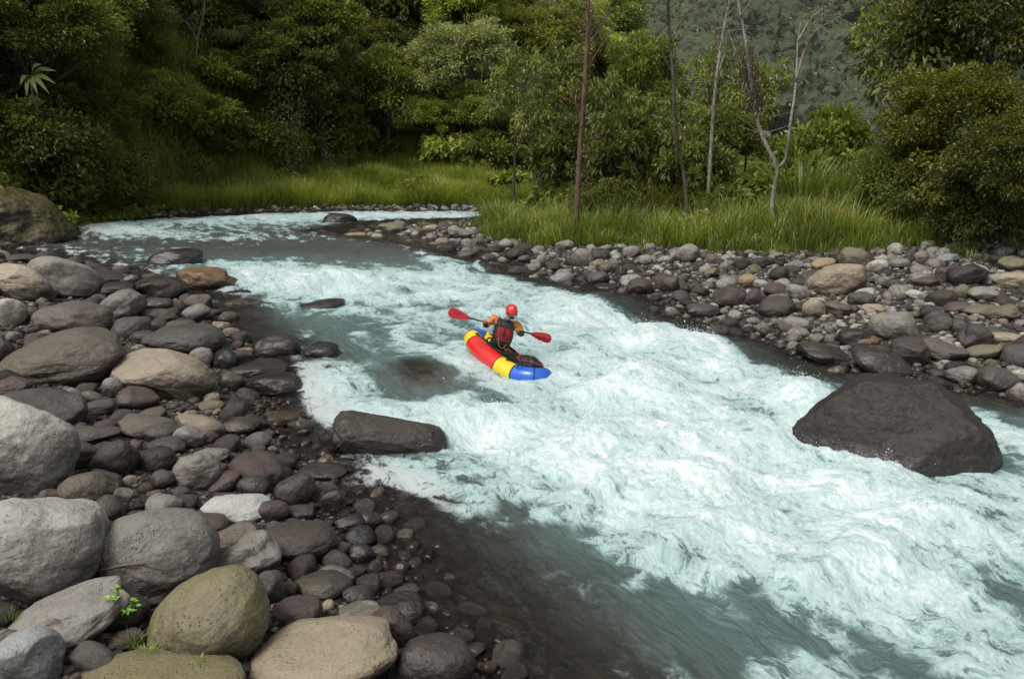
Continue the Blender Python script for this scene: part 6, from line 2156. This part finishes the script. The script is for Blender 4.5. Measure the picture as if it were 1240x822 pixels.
# paddle
pad = empty('paddle', padC)
tag(pad, 'double-bladed paddle with black shaft and glossy red blades in the paddler\'s hands', 'paddle')
L_ = np.linalg.norm(pR0 - pL0)
mb = MB(); mb.tube([ax * (-L_ / 2 + .36), ax * 0, ax * (L_ / 2 - .36)], .016, 12)
mb.build('shaft', mat_simple('black shaft', (.012, .012, .013), .35), pad)
M_BLD = mat_simple('red blade', (.42, .008, .012), .22, coat=.5, noise_s=8, amt=.15)
for s_ in (-1, 1):
    tocam = unit(EN_([0, 0, H]) - padC)
    wdir = unit(np.cross(ax, tocam)); 
    if wdir[2] < 0: wdir = -wdir
    nd = unit(np.cross(ax, wdir))
    tilt = -.25 if s_ < 0 else .55
    wdir = wdir * math.cos(tilt) + nd * math.sin(tilt); nd = unit(np.cross(ax, wdir))
    V = []; nu = 22; nv = 9
    for th in (1, -1):
        for i in range(nu):
            t = i / (nu - 1)
            w_ = .105 * (math.sin(PI * min(1, t * .62 + .02)) ** .9) * (1 if t < .82 else math.sqrt(max(0, 1 - ((t - .82) / .18) ** 2)) * 1.0)
            w_ = max(w_, .004)
            for j in range(nv):
                v_ = -1 + 2 * j / (nv - 1)
                curve = .05 * t * t
                rib = .014 * (1 - t) * max(0, 1 - abs(v_) * 3)
                V.append(ax * s_ * (L_ / 2 - .46 + .46 * t) + wdir * (w_ * v_ + (.012 * t)) + nd * (th * (.005 * (1 - abs(v_) ** 3) + rib) + curve))
    Q = []
    for q in (0, 1):
        for i in range(nu - 1):
            for j in range(nv - 1):
                b = q * nu * nv + i * nv + j
                f = (b, b + 1, b + nv + 1, b + nv)
                Q.append(f if q == 0 else f[::-1])
    bl = link('blade', mesh_np('blade', np.array(V), np.array(Q), M_BLD), pad)
    mb = MB()
    for (u0, u1, vv) in ((.45, .75, .25), (.45, .7, .0)):
        mb.tube([ax * s_ * (L_ / 2 - .46 + .46 * u0) + wdir * .1 * vv + nd * (.05 * u0 * u0 + .010) * 1, ax * s_ * (L_ / 2 - .46 + .46 * u1) + wdir * .1 * vv + nd * (.05 * u1 * u1 + .010)], .0035, 4)
    mb.build('blade_mark', mat_simple('dark marking', (.15, .0, .0), .4), bl)


# head, face, helmet
fx = unit(EN_([.34, -.94, -.06]))           # gaze: down, to the right, towards the camera
fz = unit(EN_([.10, -.12, 1.0]) - fx * float(EN_([.10, -.12, 1.0]) @ fx)); fy = np.cross(fz, fx)
HB = np.stack([fx, fy, fz], 1)             # local -> world
HC = J['head']


def headpart(name, P, Fc, mat, parent=person):
    W = (P * 1.14) @ HB.T + HC - hip
    return link(name, mesh_np(name, W, Fc, mat), parent)


V, Fc = ICO[6]
x, y, z = V[:, 0], V[:, 1], V[:, 2]
P = np.stack([x * .095, y * .076, z * .118], -1)
low = sst(.1, -1, z)
P[:, 1] *= 1 - .32 * low; P[:, 0] += .012 * low * (x > -.2) ; P[:, 0] *= 1 - .10 * low * (x < 0)
front = sst(.2, 1, x)


def bumpf(cx_, cz_, sx, sz_, amp, cy_=0.0):
    return amp * np.exp(-((y - cy_) / sx) ** 2 - ((z - cz_) / sz_) ** 2) * (x > 0)


d = bumpf(0, -.13, .16, .16, .024) + bumpf(0, .0, .10, .22, .010) + bumpf(0, .22, .5, .10, .006)
d += bumpf(0, -.42, .28, .06, .006) + bumpf(0, -.54, .25, .06, .006) + bumpf(0, -.85, .3, .15, .012)
for s_ in (-1, 1): d += bumpf(0, .08, .16, .11, -.012, s_ * .36) + bumpf(0, -.2, .2, .2, .005, s_ * .45)
P[:, 0] += d
headpart('head', P, Fc, M_SKIN)
M_BEARD = mat_simple('dark beard', (.03, .02, .015), .9, bump=.5, bs=120)
bmask = ((z < -.50) & (x > -.1)) | ((z < -.15) & (x > -.05) & (x < .35) & (z > -.55))
mouth = (np.abs(y) < .2) & (z > -.55) & (z < -.42) & (x > .5)
fm = bmask[Fc].all(1) & ~mouth[Fc].all(1)
headpart('beard', P * 1.0 + V * .0045, Fc[fm], M_BEARD)
for s_ in (-1, 1):
    e0, f0 = ICO[3]
    eye = headpart('eye', e0 * .0125 + EN_([.079, s_ * .028, .010]), f0, mat_simple('eye white', (.6, .58, .55), .2))
    headpart('iris', e0 * .0065 + EN_([.0885, s_ * .028, .009]), f0, mat_simple('dark iris', (.02, .012, .008), .2))
    ea, ef = ICO[4]
    headpart('ear', ea * EN_([.020, .009, .034]) + EN_([-.005, s_ * .078, -.012]), ef, M_SKIN)
    headpart('eyebrow', ea * EN_([.006, .017, .0035]) + EN_([.090, s_ * .028, .032]), ef, M_BEARD)
# helmet: shell with ear cut, brim and vents
hm = (z > -.02) | ((x < .35) & (z > -.62) & (np.abs(y) > .3) & (x > -.9)) | ((x < -.2) & (z > -.55))
Ph = np.stack([x * .122, y * .104, z * .128 + .016], -1)
Ph[:, 2] += .004 * np.cos(y * 9) * (z > .3)
hel = headpart('helmet', Ph, Fc[hm[Fc].all(1)], M_HEL)
inner = headpart('helmet_lining', Ph * .965, Fc[hm[Fc].all(1)][:, ::-1], M_NAVY)
mb = MB()
rim = [(.122 * math.cos(a) * 1.0, .104 * math.sin(a), .013 if math.cos(a) > .3 else .013) for a in np.linspace(-1.15, 1.15, 17)]
mb.tube([HB @ EN_(p) * 1.14 + HC - hip for p in rim], .008, 6)
mb.build('helmet_brim', M_HEL, person)
mb = MB()
for s_ in (-1, 1):
    mb.tube([HB @ EN_(p) * 1.14 + HC - hip for p in ((.02, s_ * .098, -.04), (.03, s_ * .075, -.085), (.035, s_ * .03, -.122), (.035, 0, -.128))], .006, 5)
mb.build('chin_strap', M_WEB if False else C_WEB, person)
mb = MB()
for s_ in (-1, 0, 1):
    for xx in (.06, -.01):
        a = EN_([xx, s_ * .045, 0]); zz = .128 * math.sqrt(max(0, 1 - (xx / .122) ** 2 - (s_ * .045 / .104) ** 2)) + .018
        mb.tube([HB @ EN_([xx - .016, s_ * .045, zz - .001]) * 1.14 + HC - hip, HB @ EN_([xx + .016, s_ * .045, zz - .004]) * 1.14 + HC - hip], .0045, 5)
mb.build('helmet_vent', C_WEB, hel)
# hair at the nape
headpart('hair', P * EN_([1.03, 1.03, 1.0]), Fc[((x < -.1) & (z > -.6) & (z < .5))[Fc].all(1)], M_BEARD)

# life vest: a shell round the torso in the torso's own frame
tz_ = unit(J['neck'] - hip); tyv = unit(J['shL'] - J['shR']); tx_ = unit(np.cross(tyv, tz_)); tyv = np.cross(tz_, tx_)
TB = np.stack([tx_, tyv, tz_], 1)
TL = float((J['neck'] - hip) @ tz_)


def torso(name, rows, mat, nseg=28, gap=None, parent=person, wob=.006):
    V = []
    for k, (zf, ax_, ay, ox) in enumerate(rows):
        for j in range(nseg):
            a = 2 * PI * j / nseg
            w_ = 1 + wob * 6 * math.sin(a * 3 + k * 1.3)
            V.append(TB @ EN_([ox + ax_ * w_ * math.copysign(abs(math.cos(a)) ** .8, math.cos(a)), ay * w_ * math.copysign(abs(math.sin(a)) ** .8, math.sin(a)), zf * TL]))
    n = len(rows)
    Q = [(i * nseg + j, i * nseg + (j + 1) % nseg, (i + 1) * nseg + (j + 1) % nseg, (i + 1) * nseg + j) for i in range(n - 1) for j in range(nseg) if gap is None or gap(i, j / nseg * 2 * PI)]
    return link(name, mesh_np(name, np.array(V), np.array(Q), mat), parent)


def armgap(i, a):
    return not (i >= 5 and (abs(math.sin(a)) > .80))


vest = torso('life_vest', [(.24, .155, .185, .01), (.30, .17, .20, .012), (.44, .18, .205, .015), (.56, .183, .21, .015), (.68, .18, .205, .012), (.80, .165, .195, .01), (.92, .14, .165, .005), (.98, .105, .13, 0)], M_NAVY, gap=armgap)
# red chest panels
for (y0, y1, z0, z1) in ((-.15, -.012, .56, .88), (.012, .15, .56, .88), (-.14, .14, .44, .53)):
    nu, nv = 8, 8
    V = []
    for s_ in (1, 0):
        for i in range(nu):
            for j in range(nv):
                yy = y0 + (y1 - y0) * i / (nu - 1); zz = z0 + (z1 - z0) * j / (nv - 1)
                rx = .19 * math.sqrt(max(.1, 1 - (yy / .26) ** 2)) + .012 - .10 * max(0, zz - .66) * 1.0
                puff = .016 * math.sin(PI * i / (nu - 1)) ** .5 * math.sin(PI * j / (nv - 1)) ** .5
                V.append(TB @ EN_([rx + (puff if s_ else -.03), yy, zz * TL]))
    Q = []
    for i in range(nu - 1):
        for j in range(nv - 1):
            b = i * nv + j; Q.append((b, b + nv, b + nv + 1, b + 1))
    b0 = nu * nv
    bd = [(i, 0) for i in range(nu)] + [(nu - 1, j) for j in range(1, nv)] + [(i, nv - 1) for i in range(nu - 2, -1, -1)] + [(0, j) for j in range(nv - 2, 0, -1)]
    for q in range(len(bd)):
        a, b = bd[q], bd[(q + 1) % len(bd)]
        ia, ib = a[0] * nv + a[1], b[0] * nv + b[1]
        Q.append((ia, ib, ib + b0, ia + b0))
    link('vest_panel', mesh_np('vest_panel', np.array(V), np.array(Q), M_VRED), vest)
mb = MB()
for zf in (.50, .66):
    mb.tube([TB @ EN_([.20 * math.cos(a) + .01, .21 * math.sin(a), zf * TL]) for a in np.linspace(-1.3, 1.3, 15)], .010, 6)
for s_ in (-1, 1):
    mb.tube([TB @ EN_(p) for p in ((.17, s_ * .09, .80 * TL), (.12, s_ * .10, .95 * TL), (0, s_ * .105, 1.0 * TL), (-.11, s_ * .09, .9 * TL))], .02, 6)
mb.build('vest_strap', C_WEB, vest)
mb = MB()
mb.tube(spline([TB @ EN_(p) for p in ((.20, -.09, .52 * TL), (.25, -.05, .33 * TL), (.25, .03, .27 * TL), (.21, .09, .40 * TL))], 16), .007, 5)
mb.tube(spline([TB @ EN_(p) for p in ((.21, .06, .30 * TL), (.24, .10, .22 * TL), (.22, .14, .28 * TL))], 10), .007, 5)
mb.build('tether', mat_simple('ochre tape', (.35, .22, .03), .7), vest)


# ------------------------------------------------------------------ spray
def spray():
    g = np.random.default_rng(99)
    B0, F0 = ICO[2]
    B1 = B0[:12] if False else B0
    P = []
    wgt = np.clip(WF - .55, 0, 1) * (WY < 26) * sst(.05, .3, WZ) * (WY ** 1.2)
    wgt = wgt / wgt.sum()
    idx = g.choice(len(WX), 9000, p=wgt)
    e = g.exponential(.05, len(idx))
    P.append(np.stack([WX[idx] + g.normal(size=len(idx)) * .05, WY[idx] + g.normal(size=len(idx)) * .05, WZ[idx] + e], -1))
    for (a, b, n, sx, sy, hh) in ((1068, 586, 90, .2, .08, .06), (1072, 582, 30, .04, .04, .16), (640, 476, 60, .5, .12, .05), (600, 470, 50, .5, .2, .05), (975, 560, 60, .3, .2, .10), (600, 500, 150, 1.2, .3, .12), (960, 480, 60, .4, .3, .1), (430, 520, 40, .4, .2, .1)):
        p = upx(a, b)
        q = np.stack([p[0] + g.normal(size=n) * sx, p[1] + g.normal(size=n) * sy], -1)
        z = water_fields(q[:, 0], q[:, 1])[0]
        P.append(np.column_stack([q, z + g.exponential(hh, n)]))
    P = np.concatenate(P)
    r = g.uniform(.002, .006, len(P)) * g.choice([.7, 1, 1.5], len(P), p=[.5, .4, .1]) * np.clip(P[:, 1] / 12, .6, 1.4)
    st = g.uniform(1, 2.2, len(P))
    n = len(B0)
    V = B0[None] * r[:, None, None]
    V[..., 2] *= st[:, None]
    V = (V + P[:, None]).reshape(-1, 3)
    Fs = (F0[None] + (np.arange(len(P)) * n)[:, None, None]).reshape(-1, 3)
    o = link('water_spray', mesh_np('water_spray', V, Fs, mat_simple('spray drops', (.88, .93, .93), .25)))
    tag(o, 'white spray drops thrown up from the rapid', 'spray', kind='stuff')


spray()

# ------------------------------------------------------------------ light
w = bpy.data.worlds.new("World"); sc.world = w; w.use_nodes = True
nt = w.node_tree; nt.nodes.clear()
sky = nt.nodes.new('ShaderNodeTexSky'); sky.sky_type = 'NISHITA'; sky.sun_disc = False
SE, SR = math.radians(56), math.radians(-132)
sky.sun_elevation = SE; sky.sun_rotation = SR
sky.air_density = 1.0; sky.dust_density = 3.0; sky.ozone_density = 1.0
hs = nt.nodes.new('ShaderNodeHueSaturation'); hs.inputs['Saturation'].default_value = 0.28; hs.inputs['Value'].default_value = 1.0
bg = nt.nodes.new('ShaderNodeBackground'); bg.inputs[1].default_value = 0.15
ou = nt.nodes.new('ShaderNodeOutputWorld')
nt.links.new(sky.outputs[0], hs.inputs['Color']); nt.links.new(hs.outputs[0], bg.inputs[0]); nt.links.new(bg.outputs[0], ou.inputs[0])
sl = bpy.data.lights.new('sun', 'SUN'); sl.energy = 2.1; sl.angle = math.radians(25); sl.color = (1.0, 0.96, 0.9)
so = bpy.data.objects.new('sun', sl); COL.objects.link(so)
# sun direction: sky rotation measured from +Y clockwise
sd = Vector((math.sin(SR) * math.cos(SE), math.cos(SR) * math.cos(SE), math.sin(SE)))
so.rotation_euler = sd.to_track_quat('Z', 'Y').to_euler()
sc.view_settings.view_transform = 'Standard'; sc.view_settings.look = 'None'; sc.view_settings.exposure = 0
sc.cycles.use_denoising = True
sc.cycles.max_bounces = 6; sc.cycles.diffuse_bounces = 3; sc.cycles.glossy_bounces = 2; sc.cycles.transparent_max_bounces = 8
sc.cycles.transmission_bounces = 2
sc.cycles.caustics_reflective = False; sc.cycles.caustics_refractive = False
